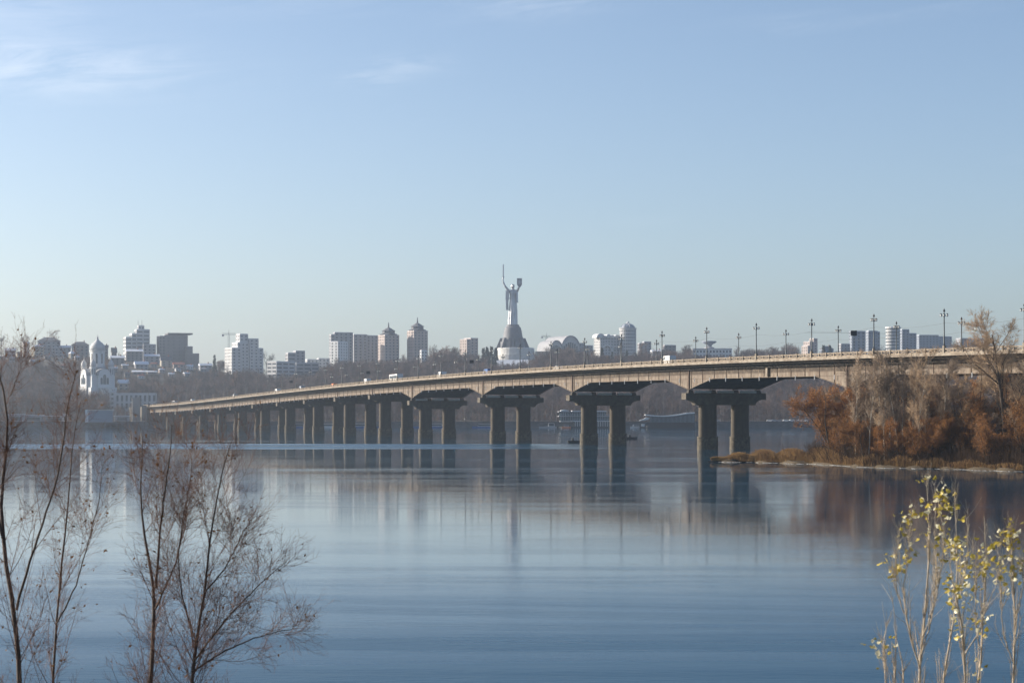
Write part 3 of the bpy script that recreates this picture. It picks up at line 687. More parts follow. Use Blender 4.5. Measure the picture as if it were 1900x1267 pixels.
# ---- thicket on the right (island under the bridge)
def shore_px(x): return float(np.interp(x, [1300, 1330, 1400, 1510, 1600, 1750, 1900, 2200], [857, 857, 858, 861, 867, 870, 875, 880]))
def shore_Y(X0, x): return H * F / (shore_px(x) - HZ)
def make_island():
    xs = np.linspace(0, 1, 60); front = []
    for px in np.concatenate([np.linspace(1312, 1520, 30), np.linspace(1530, 2250, 40)]):
        Y = H * F / (shore_px(px) - HZ) + 1.2 * math.sin(px * 0.11) + 0.8 * math.sin(px * 0.037); front.append((atx(px, Y), Y))
    V = []; Q = []; rows = [0, 1.0, 3, 8, 16, 30, 60, 140]; n = len(front)
    for j, w in enumerate(rows):
        for i, (X, Y) in enumerate(front):
            f = i / (n - 1); depth = min(1.0, max(0.0, (i - 0.5) / 30)) ; dd = w if w <= 3 else w * (0.12 + 0.88 * max(0.0, min(1, (i - 22) / 16)))
            if i < 30: dd = min(dd, 1.0 + i * 0.35)
            z = -0.25 if w == 0 else min(0.35 + 0.06 * dd, 2.6) + 0.15 * math.sin(X * 0.7 + w)
            if i < 3 and w > 0: z = 0.15
            V.append((X + dd * 0.25, Y + dd, z))
    for j in range(len(rows) - 1):
        for i in range(n - 1): Q.append((j * n + i, j * n + i + 1, (j + 1) * n + i + 1, (j + 1) * n + i))
    tag(link('island_ground', mesh_np('island_ground', V, Q, M_island, True)), kind='structure')
    # broken white ice along the waterline
    rng = np.random.default_rng(5); mb = MB()
    for i in range(3, n - 2):
        (X, Y), (X2, Y2) = front[i], front[i + 1]
        for q in range(4):
            if rng.random() < 0.4: continue
            f = q / 4; f2 = min(1.25, f + rng.uniform(.08, .5)); w = rng.uniform(0.2, 1.1); y0 = Y + (Y2 - Y) * f - rng.uniform(0.2, 1.0); y1 = Y + (Y2 - Y) * f2 - rng.uniform(0.2, 1.0)
            xa, xb = X + (X2 - X) * f, X + (X2 - X) * f2; h = rng.uniform(0.02, 0.06)
            mb.add([(xa, y0 - w, 0.012), (xb, y1 - w * rng.uniform(.6, 1.2), 0.012), (xb, y1 + 0.8, 0.012), (xa, y0 + 0.8, 0.012), (xa, y0 - w * .8, h), (xb, y1 - w * .7, h), (xb, y1 + 0.8, h), (xa, y0 + 0.8, h)], [(4, 5, 6, 7), (0, 1, 5, 4), (1, 2, 6, 5), (3, 0, 4, 7)])
    tag(mb.build('shore_ice', M_ice), 'broken pale rim of ice along the island waterline', 'ice', kind='stuff')
    # reeds on the spit
    pts = []; hs = []
    for i in range(15000):
        px = rng.uniform(1318, 1560) if i % 4 else rng.uniform(1500, 1900); Y0 = H * F / (shore_px(px) - HZ)
        d = rng.uniform(0.8, min(9.0, 1.2 + max(0, px - 1318) * 0.075)) if px < 1560 else rng.uniform(0.6, 4)
        X = atx(px, Y0) + d * 0.25
        hmax = np.interp(px, [1318, 1345, 1400, 1520, 1560, 1900], [0.5, 1.1, 1.8, 2.3, 1.9, 0.9])
        pts.append((X, Y0 + d, 0.25)); hs.append(hmax * rng.uniform(0.55, 1.1) * (1 + .25 * math.sin(X * 1.3)))
    P0 = np.array(pts); hs = np.array(hs)[:, None]; n = len(P0); d = np.concatenate([rng.normal(size=(n, 2)) * 0.16, np.ones((n, 1))], 1)
    P = np.stack([P0, P0 + d * hs * 0.6, P0 + d * hs * np.array([1.25, 1.25, 0.95])], 1); Rr = np.tile(np.array([[0.035, 0.03, 0.045]]), (n, 1))
    tag(link('reeds', mesh_np('reeds', *tubes(P, Rr, 3), M_reed)), 'golden dry reeds on the low spit by the near pier', 'reeds', kind='stuff')
make_island()

BIRCH = [tree_meshes(200 + i, 17, 0.115, lv=(dict(count=22, length=(3.0, 5.4), ang=(18, 42), start=0.28, n=6, up=0.10, rr=0.45, jit=0.10), dict(count=12, length=(0.9, 2.2), ang=(20, 50), start=0.15, n=4, up=0.06, rr=0.6, rmin=0.024),
        dict(count=5, length=(0.5, 1.1), ang=(20, 50), start=0.1, n=3, up=0.0, rr=0.8, rmin=0.018)), mats=(M_birch, M_birchtwig), lean=0.07, bend=0.05) for i in range(3)]
BUSH = [tree_meshes(220 + i, 10.5, 0.15, stems=8, spread=0.55, lv=(dict(count=10, length=(2.2, 4.6), ang=(18, 48), start=0.15, n=5, up=0.06, rr=0.5, jit=0.12), dict(count=10, length=(0.8, 1.9), ang=(20, 60), start=0.1, n=4, up=0.03, rr=0.6, rmin=0.024),
        dict(count=7, length=(0.4, 1.0), ang=(20, 60), start=0.1, n=3, up=0.0, rr=0.8, rmin=0.018)), mats=(M_trunk, M_orangetwig), leaf=dict(n=9000, size=(0.05, 0.11), spread=0.16, mat=M_orangeleaf), bend=0.08) for i in range(2)]
TANB = tree_meshes(231, 10.5, 0.14, stems=8, spread=0.5, lv=(dict(count=10, length=(2.2, 4.6), ang=(18, 45), start=0.15, n=5, up=0.08, rr=0.5, jit=0.12), dict(count=10, length=(0.8, 1.9), ang=(20, 55), start=0.1, n=4, up=0.05, rr=0.6, rmin=0.024),
        dict(count=7, length=(0.4, 1.0), ang=(20, 60), start=0.1, n=3, up=0.0, rr=0.8, rmin=0.018)), mats=(M_trunk, M_birchtwig), bend=0.08)
GREYB = [tree_meshes(240 + i, 13, 0.2, stems=3, spread=0.35, lv=(dict(count=13, length=(2.8, 5.5), ang=(20, 52), start=0.2, n=6, up=0.08, rr=0.5, jit=0.13), dict(count=12, length=(0.9, 2.2), ang=(20, 60), start=0.1, n=4, up=0.03, rr=0.6, rmin=0.024),
        dict(count=6, length=(0.5, 1.1), ang=(20, 60), start=0.1, n=3, up=0.0, rr=0.8, rmin=0.018)), mats=(M_trunk, M_greytwig), bend=0.09) for i in range(3)]
BIG = [tree_meshes(262, 23, 0.5, lv=(dict(count=16, length=(8, 14), ang=(22, 50), start=0.22, n=8, up=0.10, rr=0.55, jit=0.13, lfall=0.55), dict(count=11, length=(2.5, 5.5), ang=(22, 55), start=0.15, n=6, up=0.05, rr=0.55, jit=0.13),
        dict(count=9, length=(1.0, 2.3), ang=(20, 55), start=0.15, n=4, up=0.03, rr=0.6, rmin=0.026), dict(count=5, length=(0.5, 1.1), ang=(20, 55), start=0.1, n=3, up=0.0, rr=0.8, rmin=0.02)), mats=(M_trunk, M_birchtwig), split=1, bend=0.03, lean=0.01)]
def make_thicket():
    rng = np.random.default_rng(11)
    def place(name, var, px, back, ytop, hnat, label, cat, group, ws=1.0):
        Y0 = H * F / (shore_px(px) - HZ) + back; top = atz(ytop, Y0); sc = top / hnat
        plant_tree(name, var, (atx(px, Y0), Y0, 0.6), rng.uniform(0, 6.28), (sc * ws, sc * ws, sc), label, cat, group)
    # bushes (column, metres behind the shore, top row)
    bl = ['rust brown bush at the left end of the thicket, above the reeds', 'rounded rusty orange bush in the upper middle of the thicket', 'bright rusty orange bush low in the middle of the thicket', 'rusty orange bush below the big tree',
          'low orange bush at the right edge under the big tree', 'brown bush behind the reeds, second from the left of the thicket', 'tall brown bush around the pale pier block', 'brown orange bush at the foot of the birches', 'dull brown bush right of the birches', 'orange brown bush at the far right edge of the photo', 'tan bush behind the birches on the left', 'tan bush behind the birches on the right', 'tall tan bush left of the big tree', 'rusty bush behind the big tree trunk', 'rusty bush in front of the leftmost birches', 'rusty bush in front of the middle birches', 'rusty bush in front of the rightmost birches', 'rusty bush low in front of the big tree', 'rusty bush between the big tree and the right edge']
    bs = [(1553, 8, 704, 0.95), (1738, 22, 712, 1.15), (1735, 7, 768, 1.1), (1795, 11, 748, 1.1), (1872, 5, 800, 1.0), (1572, 6, 762, 0.95), (1600, 22, 705, 0.9), (1640, 8, 790, 1.1), (1680, 14, 752, 1.0), (1915, 10, 745, 1.0), (1622, 16, 684, 0.85), (1694, 18, 686, 0.85), (1800, 24, 682, 0.95), (1856, 26, 700, 1.0), (1610, 3, 775, 1.0), (1660, 3, 782, 1.1), (1712, 3, 770, 1.1), (1835, 4, 775, 1.1), (1890, 12, 735, 1.1)]
    for i, ((px, bk, yt, ws), lab) in enumerate(zip(bs, bl)): place('willow_bush', (TANB if i in (10, 11, 12) else BUSH[i % 2]), px, bk, yt, 11.3, lab, 'bush', 'rust coloured bushes on the island', ws)
    for i, (px, bk, yt) in enumerate(((1588, 5, 672), (1612, 3, 662), (1626, 4, 668), (1641, 3, 680), (1654, 5, 658), (1666, 3, 664), (1676, 5, 672), (1690, 4, 664), (1704, 4, 660), (1718, 6, 672), (1745, 12, 664))):
        place('birch', BIRCH[i % 3], px, bk, yt, 17.5, 'slender pale birch in the island thicket, %s from the left' % ordinal(i + 1), 'birch', 'pale birches in the island thicket', 1.0)
    for i, (px, bk, yt) in enumerate(((1560, 26, 700), (1606, 30, 680), (1650, 34, 676), (1690, 32, 672), (1728, 38, 668), (1764, 30, 674), (1790, 24, 684), (1812, 34, 660), (1842, 20, 704), (1868, 30, 668), (1888, 18, 692), (1912, 26, 660), (1775, 14, 738), (1825, 9, 770), (1905, 8, 760), (1700, 8, 778))):
        place('bare_tree', GREYB[i % 3], px, bk, yt, 14.0, 'bare grey brown tree in the island thicket, %s from the left' % ordinal(1 + sorted([1560, 1606, 1650, 1690, 1728, 1764, 1790, 1812, 1842, 1868, 1888, 1912, 1775, 1825, 1905, 1700]).index(px)), 'tree', 'bare grey brown trees on the island', 1.05)
    place('big_tree', BIG[0], 1866, 14, 588, 26.5, 'tallest bare tree rising above the bridge at the right edge', 'tree', 'tall trees on the island', 1.1)
    place('big_tree', BIG[0], 1935, 22, 640, 26.5, 'tall bare tree cut off by the right edge of the photo', 'tree', 'tall trees on the island')
    # undergrowth
    n = 5200; pxs = rng.uniform(1505, 1960, n); bk = rng.uniform(1.0, 20, n); P0 = np.stack([(pxs - 950) / F * 1, bk, pxs], 1)
    Y0 = np.array([H * F / (shore_px(p) - HZ) for p in pxs]) + bk; P0 = np.stack([(pxs - 950) / F * Y0, Y0, np.full(n, 0.4)], 1)
    d = norm(np.concatenate([rng.normal(size=(n, 2)) * 0.35, np.ones((n, 1))], 1)); hh = rng.uniform(1.2, 4.2, n)[:, None]
    P = np.stack([P0 + d * hh * q for q in (0, .35, .7, 1)], 1) + rng.normal(size=(n, 4, 3)) * 0.1; Rr = np.tile(np.array([[0.035, 0.03, 0.025, 0.015]]), (n, 1))
    tw = spawn(rng, P, Rr, 7, (0.5, 1.4), (20, 60), start=0.15, n=3, rr=0.7, rmin=0.018)
    tag(link('undergrowth', mesh_np('undergrowth', *merge([tubes(P, Rr, 3), tubes(*tw, 3)]), M_brush)), 'tangled brown undergrowth along the island shore', 'undergrowth', kind='stuff')
make_thicket()

# ---- saplings in the foreground
def sapling(name, label, guides, Yd, seed, lv, mats, group=None, kt=7, thick=0.56):
    """guides: list of (pixel polyline from base to tip, base radius px, tip radius px, depth drift)"""
    rng = np.random.default_rng(seed); b = guides[0][0][0]; base = at(b[0], b[1], Yd); gz = bank_z(Yd)
    root = empty(name, (base.x, Yd, gz - 0.1), 0, label, 'sapling', group); org = np.array([base.x, Yd, gz - 0.1])
    trunk = []; mains = []
    for gi, (pl, r0, r1, dr) in enumerate(guides):
        pts = [np.array(at(x, y, Yd + dr * i / max(1, len(pl) - 1))) - org for i, (x, y) in enumerate(pl)]; rad = list(np.linspace(r0, r1, len(pts)) * thick * Yd / F)
        if pl[0][1] >= 1260:
            p0 = pts[0].copy(); pts = [np.array([p0[0] * 0.6 if gi else 0.0, p0[1], 0.0]), np.array([p0[0] * .9, p0[1], p0[2] * 0.5])] + pts; rad = [rad[0] * 1.45, rad[0] * 1.2] + rad
        P, Rd = resample(pts, rad, 20); P[1:-1] += rng.normal(size=P[1:-1].shape) * 0.004
        trunk.append(tubes(P[None], Rd[None], kt)); mains.append((P, Rd))
    P = np.stack([m[0] for m in mains]); Rd = np.stack([m[1] for m in mains]); crown = []; prev = (P, Rd); last = None
    allb = []
    for i, kw in enumerate(lv):
        if i == 0:
            lens = [float(np.linalg.norm(np.diff(m[0], axis=0), axis=1).sum()) for m in mains]; tot = sum(lens); oP, oR = [], []
            for m, L_ in zip(mains, lens):
                k2 = dict(kw); k2['count'] = max(4, int(round(kw['count'] * len(mains) * L_ / tot))); sc_ = min(1.0, 0.30 + L_ / 4.5); k2['length'] = (kw['length'][0] * sc_, kw['length'][1] * sc_)
                p_, r_ = spawn(rng, m[0][None], m[1][None], **k2); oP.append(p_); oR.append(r_)
            prev = (np.concatenate(oP), np.concatenate(oR)); allb.append(prev)
        else:
            prev = spawn(rng, *prev, **kw); allb.append(prev)
        (trunk if i == 0 and kw.get('rr', 0.6) > 0.55 else crown).append(tubes(*prev, 5 if i == 0 else 3))
    link('trunk', mesh_np('trunk', *merge(trunk), mats[0], True), root); link('crown', mesh_np('crown', *merge(crown), mats[1], True), root)
    return root, rng, allb, mains
FGL = (dict(count=17, length=(0.5, 1.5), ang=(20, 52), start=0.12, n=9, up=0.11, jit=0.08, rr=0.36, taper=0.3, lfall=0.80, absr=0.0046), dict(count=10, length=(0.15, 0.6), ang=(22, 58), start=0.08, n=6, up=0.06, jit=0.11, rr=0.5, rmin=0.0015, taper=0.55, lfall=0.4),
       dict(count=5, length=(0.05, 0.24), ang=(22, 55), start=0.1, n=4, up=0.04, jit=0.12, rr=0.7, rmin=0.0012, taper=0.7))
def fg_left():
    specs = [
        ('bare dark sapling at the left edge with the thickest trunk', [([(38, 1267), (33, 1182), (20, 1105), (5, 998), (-6, 930), (4, 885), (15, 845), (19, 785), (18, 735), (4, 700), (-8, 675)], 9, 2, 0.5), ([(31, 1131), (46, 1069), (66, 1008), (87, 947), (110, 875), (122, 788), (128, 726), (142, 690)], 5, 1.2, -0.5), ([(18, 735), (30, 708), (38, 685), (37, 660)], 1.6, 0.7, 0.1), ([(5, 998), (-16, 900), (-30, 780)], 5, 1.5, 0.3)], 20.0),
        ('bare sapling with thin reddish stems, second from the left edge', [([(97, 1267), (105, 1156), (117, 1028), (125, 952), (133, 865), (134, 788), (150, 745)], 4.6, 1.0, 0.3), ([(105, 1156), (140, 1090), (163, 1010), (185, 920), (192, 860)], 3, 0.8, -0.4)], 21.5),
        ('bare dark forked sapling in front of the river, third from the left', [([(278, 1267), (286, 1156), (291, 1080), (266, 1008), (260, 952), (263, 875), (265, 809)], 7.5, 1.2, 0.4), ([(290, 1090), (294, 1029), (299, 972), (306, 906), (317, 834), (319, 788)], 5, 1.0, -0.3), ([(288, 1130), (325, 1050), (340, 980), (352, 900), (356, 845)], 3.6, 0.9, 0.5)], 20.5),
        ('bare twiggy sapling spreading towards the middle of the river', [([(352, 1267), (365, 1197), (375, 1126), (386, 1054), (393, 977), (403, 906), (414, 865), (429, 819)], 6, 1.0, 0.3), ([(360, 1225), (410, 1160), (455, 1110), (497, 1070), (531, 1042)], 3.6, 0.9, -0.5), ([(356, 1245), (420, 1205), (480, 1180), (530, 1170), (552, 1165)], 3.4, 0.8, 0.5), ([(380, 1100), (420, 1050), (450, 990), (470, 960)], 3, 0.8, 0.6), ([(366, 1197), (340, 1120), (330, 1040), (338, 970), (345, 930)], 3, 0.8, 0.4)], 19.5)]
    for i, (lab, gd, Yd) in enumerate(specs):
        lv = [dict(l) for l in FGL]
        if i == 3: lv[0]['count'] = 22; lv[1]['count'] = 11; lv[0]['start'] = 0.08; lv[0]['lfall'] = 0.6
        if i == 0: lv[0]['count'] = 15
        if i == 2: lv[0]['count'] = 22
        root, rng, allb, mains = sapling('bare_sapling', lab, gd, Yd, 300 + i, lv, (M_fgbark, M_fgtwig), group='bare saplings in the left foreground')
        V, Q = leaf_quads(rng, allb[1][0], 210, (0.010, 0.024), 0.010)
        tag(link('dry_leaves', mesh_np('dry_leaves', V, Q, M_fgleaf), root), kind='stuff')
fg_left()

def leaf_mesh(seed, mat_):
    rng = random.Random(seed); mb = MB(); n = 12; o = []
    for i in range(n):      # heart shaped poplar blade
        a = 2 * math.pi * i / n; r = 0.5 * (1 - 0.28 * math.cos(a)) ; x = r * math.sin(a) * 0.92; y = -r * math.cos(a) * 1.0 + (0.25 if i == n // 2 else 0)
        o.append((x, y + 0.55, 0.10 * math.sin(3 * a + seed) + 0.18 * x * x * 4 - 0.1 * y * y))
    c = (0, 0.5, -0.04); mb.add(o + [c], [(i, (i + 1) % n, n) for i in range(n)])
    mb.tube((0, -0.35, 0.02), (0, 0.2, 0.0), 0.018, 0.014, 3)
    return mb.mesh('leaf', mat_, True)
LEAVES = [leaf_mesh(i, M_leaf[i % 3]) for i in range(6)]
def fg_right():
    specs = [
        ('yellow leaved poplar sapling forking low, tallest of the right foreground', [([(1705, 1267), (1707, 1231), (1714, 1155), (1722, 1078), (1727, 1002), (1722, 950), (1719, 889)], 5.4, 0.9, 0.2), ([(1706, 1240), (1690, 1185), (1681, 1150), (1675, 1094), (1684, 1033), (1691, 956)], 3.4, 0.8, -0.3), ([(1712, 1180), (1735, 1120), (1748, 1050), (1752, 990), (1740, 930)], 2.6, 0.7, 0.3), ([(1709, 1215), (1728, 1150), (1738, 1090), (1735, 1010), (1735, 905)], 2.6, 0.7, 0.4), ([(1686, 1160), (1664, 1100), (1662, 1030), (1672, 970)], 2.0, 0.7, -0.4)], 26, 17.0),
        ('leaning poplar sapling with yellow leaves, second of the right foreground', [([(1746, 1267), (1755, 1220), (1775, 1146), (1777, 1063), (1774, 980), (1772, 895)], 4.4, 0.8, 0.3), ([(1775, 1120), (1788, 1080), (1796, 1030), (1794, 960)], 2.2, 0.7, -0.3)], 16, 17.8),
        ('poplar sapling with a curved pale stem, third of the right foreground', [([(1791, 1267), (1788, 1185), (1779, 1115), (1762, 1075), (1757, 1020)], 4.4, 0.9, -0.2), ([(1789, 1220), (1812, 1180), (1830, 1130), (1850, 1085), (1856, 1000)], 2.8, 0.7, 0.4)], 12, 16.5),
        ('straight poplar sapling with sparse leaves, fourth of the right foreground', [([(1815, 1267), (1824, 1155), (1830, 1063), (1828, 1000), (1826, 956)], 4.2, 0.8, 0.2), ([(1820, 1215), (1808, 1150), (1812, 1080), (1804, 1000)], 2.4, 0.7, -0.3)], 12, 17.2),
        ('poplar sapling at the right edge with yellow leaves near its top', [([(1879, 1267), (1882, 1180), (1881, 1094), (1878, 1030), (1876, 972)], 4.6, 0.8, 0.1), ([(1881, 1230), (1862, 1180), (1855, 1110), (1862, 1040)], 2.6, 0.7, -0.2), ([(1883, 1150), (1900, 1090), (1898, 1030)], 2.2, 0.7, 0.2)], 18, 16.8),
        ('thin low poplar shoots left of the other poplar saplings', [([(1644, 1267), (1640, 1215), (1637, 1175), (1648, 1150)], 2.4, 0.7, 0.2), ([(1660, 1267), (1662, 1190), (1665, 1150), (1655, 1105)], 2.6, 0.7, -0.2), ([(1680, 1267), (1672, 1210), (1660, 1170)], 2.2, 0.7, 0.2)], 7, 17.4)]
    lv = (dict(count=24, length=(0.3, 0.95), ang=(6, 20), start=0.10, n=7, up=0.24, jit=0.03, rr=0.6, taper=0.45, lfall=0.85, absr=0.0045), dict(count=4, length=(0.08, 0.30), ang=(15, 45), start=0.2, n=4, up=0.12, jit=0.08, rr=0.6, rmin=0.0018, taper=0.6))
    for i, (lab, gd, nl, Yd) in enumerate(specs):
        root, rng, allb, mains = sapling('poplar_sapling', lab, gd, Yd, 400 + i, lv, (M_popbark, M_popbark), group='poplar saplings in the right foreground', thick=0.5)
        B = np.concatenate([allb[0][0][:, -1], allb[0][0][:, -2], allb[1][0][:, -1]])
        zz = B[:, 2]; pr = np.clip((zz - np.percentile(zz, 35)) / (zz.max() - np.percentile(zz, 35)), 0.02, 1); pr = pr / pr.sum()
        anchors = B[rng.choice(len(B), max(4, int(nl * .75)), p=pr, replace=False)]
        for k in range(int(nl * 6.5)):
            p = anchors[rng.integers(len(anchors))] + rng.normal(size=3) * np.array([0.04, 0.04, 0.05])
            o = link('leaf', LEAVES[int(rng.integers(6))], root); s = rng.uniform(0.022, 0.048); o.scale = (s, s, s); o.location = p
            o.rotation_euler = (rng.uniform(-1.2, 1.2) + math.pi, rng.uniform(-0.9, 0.9), rng.uniform(0, 6.28))
fg_right()

# ------------------------------------------------------------------ buildings on the hill
def grid_block(wall, glass, x0, x1, y0, y1, z0, z1, nf, nx, ny, band=0.42, pil=0.45, t=0.3, slab_only=False):
    """glass core with floor bands and pilasters standing 0.3 m proud of it"""
    glass.box(x0 + t, x1 - t, y0 + t, y1 - t, z0, z1 - 0.05)
    fh = (z1 - z0) / nf
    for k in range(nf + 1):
        a = z0 + k * fh - fh * band * 0.5; b = a + fh * band
        if k == 0: a = z0
        if k == nf: b = z1 + 0.6; 
        wall.box(x0, x1, y0, y1, a, min(b, z1 + 0.6))
    if slab_only: return
    e = 0.02
    for k in range(nx + 1):
        c = x0 + (x1 - x0) * k / nx; w = (x1 - x0) / nx * pil * 0.5
        a, b = max(x0 + e, c - w), min(x1 - e, c + w); wall.box(a, b, y0 + e, y0 + t + e, z0, z1); wall.box(a, b, y1 - t - e, y1 - e, z0, z1)
    for k in range(ny + 1):
        c = y0 + (y1 - y0) * k / ny; w = (y1 - y0) / ny * pil * 0.5
        a, b = max(y0 + 2 * e, c - w), min(y1 - 2 * e, c + w); wall.box(x0 + e, x0 + t + e, a, b, z0, z1); wall.box(x1 - t - e, x1 - e, a, b, z0, z1)

def building(name, label, cat, px0, px1, ybase, Y, blocks, mat_, rot=25, depth=0.6, roof=None, group='buildings on the hill', bare=None, glassm=None):
    """blocks: (u0,u1,v0,v1,ytop,style) - u along the front 0..1, v into the depth 0..1, ytop photograph row of its top"""
    c, s = math.cos(R(rot)), math.sin(R(rot)); span = (px1 - px0) / F * Y
    w = span / (c + depth * s); d = w * depth
    X = atx((px0 + px1) / 2, Y); zb = min(tz(X, Y), atz(ybase, Y)) - 2.0
    r = empty(name, (X, Y, zb), R(rot), label, cat, group)
    wall, glass, rf = MB(), MB(), MB()
    for (u0, u1, v0, v1, yt, style) in blocks:
        x0, x1 = (u0 - 0.5) * w, (u1 - 0.5) * w; y0, y1 = (v0 - 0.5) * d, (v1 - 0.5) * d; h = atz(yt, Y) - zb
        nf = max(2, int(round(h / style.get('fh', 3.3)))); nx = max(1, int(round((x1 - x0) / style.get('bay', 3.6)))); ny = max(1, int(round((y1 - y0) / style.get('bay', 3.6))))
        grid_block(wall, glass, x0, x1, y0, y1, 0, h - 0.6, nf, nx, ny, style.get('band', 0.5), style.get('pil', 0.5), slab_only=style.get('slab', False))
        rf.box(x0 + 0.5, x1 - 0.5, y0 + 0.5, y1 - 0.5, h + 0.02, h + 0.25)
    wall.build('wall', mat_, r); tag(glass.build('window_glazing', glassm or M_glass, r), kind='stuff'); rf.build('roof', roof or M_snow, r)
    CLEAR.append((px0, px1, bare if bare else ybase, Y))
    return r, w, d, zb
S0 = dict(); SB = dict(band=0.62, pil=0.2, fh=3.6, bay=8); SV = dict(band=0.35, pil=0.6, bay=4.5); SC = dict(band=0.55, pil=0.62, bay=4.0, fh=3.1)

# terraced hotel block
r, w, d, zb = building('terraced_tower', 'pale stepped tower with horizontal balcony bands and roof antennas, upper left', 'building', 228, 279, 662, 2000,
    [(0.0, 0.25, 0, 1, 626, SB), (0.25, 0.45, 0, 1, 619, SB), (0.45, 1.0, 0.05, 0.95, 611.5, SB), (0.55, 0.8, 0.3, 0.7, 604, S0)], M_panelw, 20)
for x in (0.06, 0.22): MB().tube((x * w, 0, atz(605, 2000) - zb), (x * w, 0, atz(593, 2000) - zb), 0.25, 0.1, 5).build('antenna', M_pole, r)
building('annex_block', 'low pale annex in front of the stepped tower', 'building', 264, 290, 668, 1985, [(0, 1, 0, 1, 639, SC)], M_panelg, 15)
# brown block with overhanging roof disc
r, w, d, zb = building('brown_tower', 'brown grey tower with a thin overhanging roof slab', 'building', 290, 349, 668, 2000,
    [(0.0, 0.22, 0, 1, 624, SC), (0.22, 1.0, 0, 1, 622.5, dict(band=0.85, pil=0.8, bay=5))], M_panelb, 20, 0.5)
MB().box(-0.20 * w, 0.66 * w, -0.62 * d, 0.6 * d, atz(621, 2000) - zb, atz(618.2, 2000) - zb).build('roof_slab', M_roofg, r)
building('brown_annex', 'stepped brown annex right of the slab roofed tower', 'building', 343, 370, 680, 1990, [(0, 0.5, 0, 1, 643, dict(band=0.85, pil=0.8)), (0.5, 1, 0, 1, 656, dict(band=0.85, pil=0.8))], M_panelb, 18)
# cluster of residential towers with crane
building('residential_cluster', 'pale cluster of stepped apartment towers beside a crane', 'building', 417, 490, 686, 1950,
    [(0.0, 0.3, 0, 1, 646, SC), (0.2, 0.55, 0.1, 0.9, 636, SC), (0.3, 0.56, 0.25, 0.8, 620, SC), (0.56, 0.84, 0.05, 0.9, 628.5, SC), (0.84, 1.0, 0.1, 0.8, 646, SC)], M_panelw, 30, 0.55)
building('small_block', 'small grey block on the ridge right of the stepped apartment towers', 'building', 529, 566, 676, 2060, [(0, 0.45, 0, 1, 655, SB), (0.45, 1, 0, 1, 651, SC)], M_panelg, 25, 0.5)
building('low_white_block', 'low white office block with a sunlit end wall above the woods', 'building', 497, 546, 694, 1900, [(0, 1, 0, 1, 671, SB)], M_panelw, 52, 0.5, bare=694)
building('low_grey_block', 'low grey block right of the low white office block', 'building', 547, 592, 692, 1930, [(0, 1, 0, 1, 673, SB)], M_panelg, 14, 0.4)
# slabs
building('tall_slab', 'tall grey apartment slab behind a white block', 'building', 611, 655, 668, 2150, [(0, 0.16, 0, 1, 621, S0), (0.16, 1, 0, 1, 617, SV)], M_panelg, 18, 0.35)
building('white_block', 'sunlit white block in front of the tall grey slab', 'building', 614, 645, 668, 2080, [(0, 1, 0, 1, 634, SC)], M_white, 56, 0.6)
building('wide_slab', 'wide grey apartment slab left of the first spired tower', 'building', 650, 702, 668, 2180, [(0, 0.55, 0, 1, 621, SV), (0.55, 1, 0.1, 1, 622.5, SV)], M_panelg, 24, 0.4)
def spired(label, px0, px1, yt, ys, Y):
    r, w, d, zb = building('spired_tower', label, 'building', px0, px1, 666, Y, [(0, 1, 0, 1, yt, SC)], M_panelp, 30, 0.95)
    z = atz(yt, Y) - zb; hh = atz(ys, Y) - atz(yt, Y)
    cr = MB(); cr.lathe([(w * 0.54, z), (w * 0.56, z + hh * .08), (w * .40, z + hh * .14), (w * .38, z + hh * .30), (w * .45, z + hh * .32), (w * .18, z + hh * .52), (w * 0.05, z + hh * .60), (w * 0.02, z + hh)], 8, ph=math.pi / 8)
    cr.build('crown_roof', M_roofg, r)
spired('pinkish apartment tower with a conical crown and spire, left of the pair', 701, 741, 622, 598, 2150)
spired('pinkish apartment tower with a conical crown and spire, right of the pair', 755, 794, 614, 589, 2150)
building('small_white_house', 'small white house at the foot of the right spired tower', 'house', 779, 793, 662, 2000, [(0, 1, 0, 1, 650, S0)], M_white, 25, bare=657)
building('square_block', 'squarish pink and white apartment block left of the statue', 'building', 853, 887, 654, 2200, [(0, 0.35, 0, 1, 630, SC), (0.35, 1, 0, 1, 627.5, SC)], M_panelp, 40, 0.8)
# arched hall
def arched_hall():
    Y = 2300
    for (x0, x1, yt, yb, lab, dep) in ((1021, 1062, 626, 648, 'large white arched hall roof right of the statue', 26), (1007, 1034, 634, 648, 'small white arched hall in front of the large one', 18)):
        X = atx((x0 + x1) / 2, Y); zb = atz(yb, Y) - 8; w = (x1 - x0) / F * Y / 1.08; h = atz(yt, Y) - zb; sh = atz(yb, Y) - zb - 3
        r = empty('arched_hall', (X, Y, zb), R(22), lab, 'hall', 'arched halls behind the statue hill')
        arc = [(-w / 2 * math.cos(math.pi * i / 14), sh + (h - sh) * math.sin(math.pi * i / 14)) for i in range(15)]
        MB().prism([(-w / 2, 0), (w / 2, 0)] + arc[::-1], -dep, dep).build('hall', M_panelw, r)
        MB().prism(arc + [(x * 1.05, z * 1.02 + 0.9) for x, z in arc[::-1]], -dep - 1, dep + 1).build('arched_roof', M_panelg, r)
        gl = MB()
        for k in range(-3, 4): gl.box(k * w * .11 - w * .04, k * w * .11 + w * .04, -dep - 0.25, -dep + 0.1, 3, sh + (h - sh) * 0.62 * math.cos(k * 0.32))
        tag(gl.build('window_glazing', M_glass, r), kind='stuff')
        CLEAR.append((x0, x1, yb - 6, Y)); Y -= 40
arched_hall()
building('ridge_block', 'low pale block on the ridge between the arched halls and the ornate building', 'building', 1062, 1100, 652, 2320, [(0, 0.5, 0, 1, 637, SC), (0.5, 1, 0, 1, 641, SC)], M_panelg, 20, bare=648)
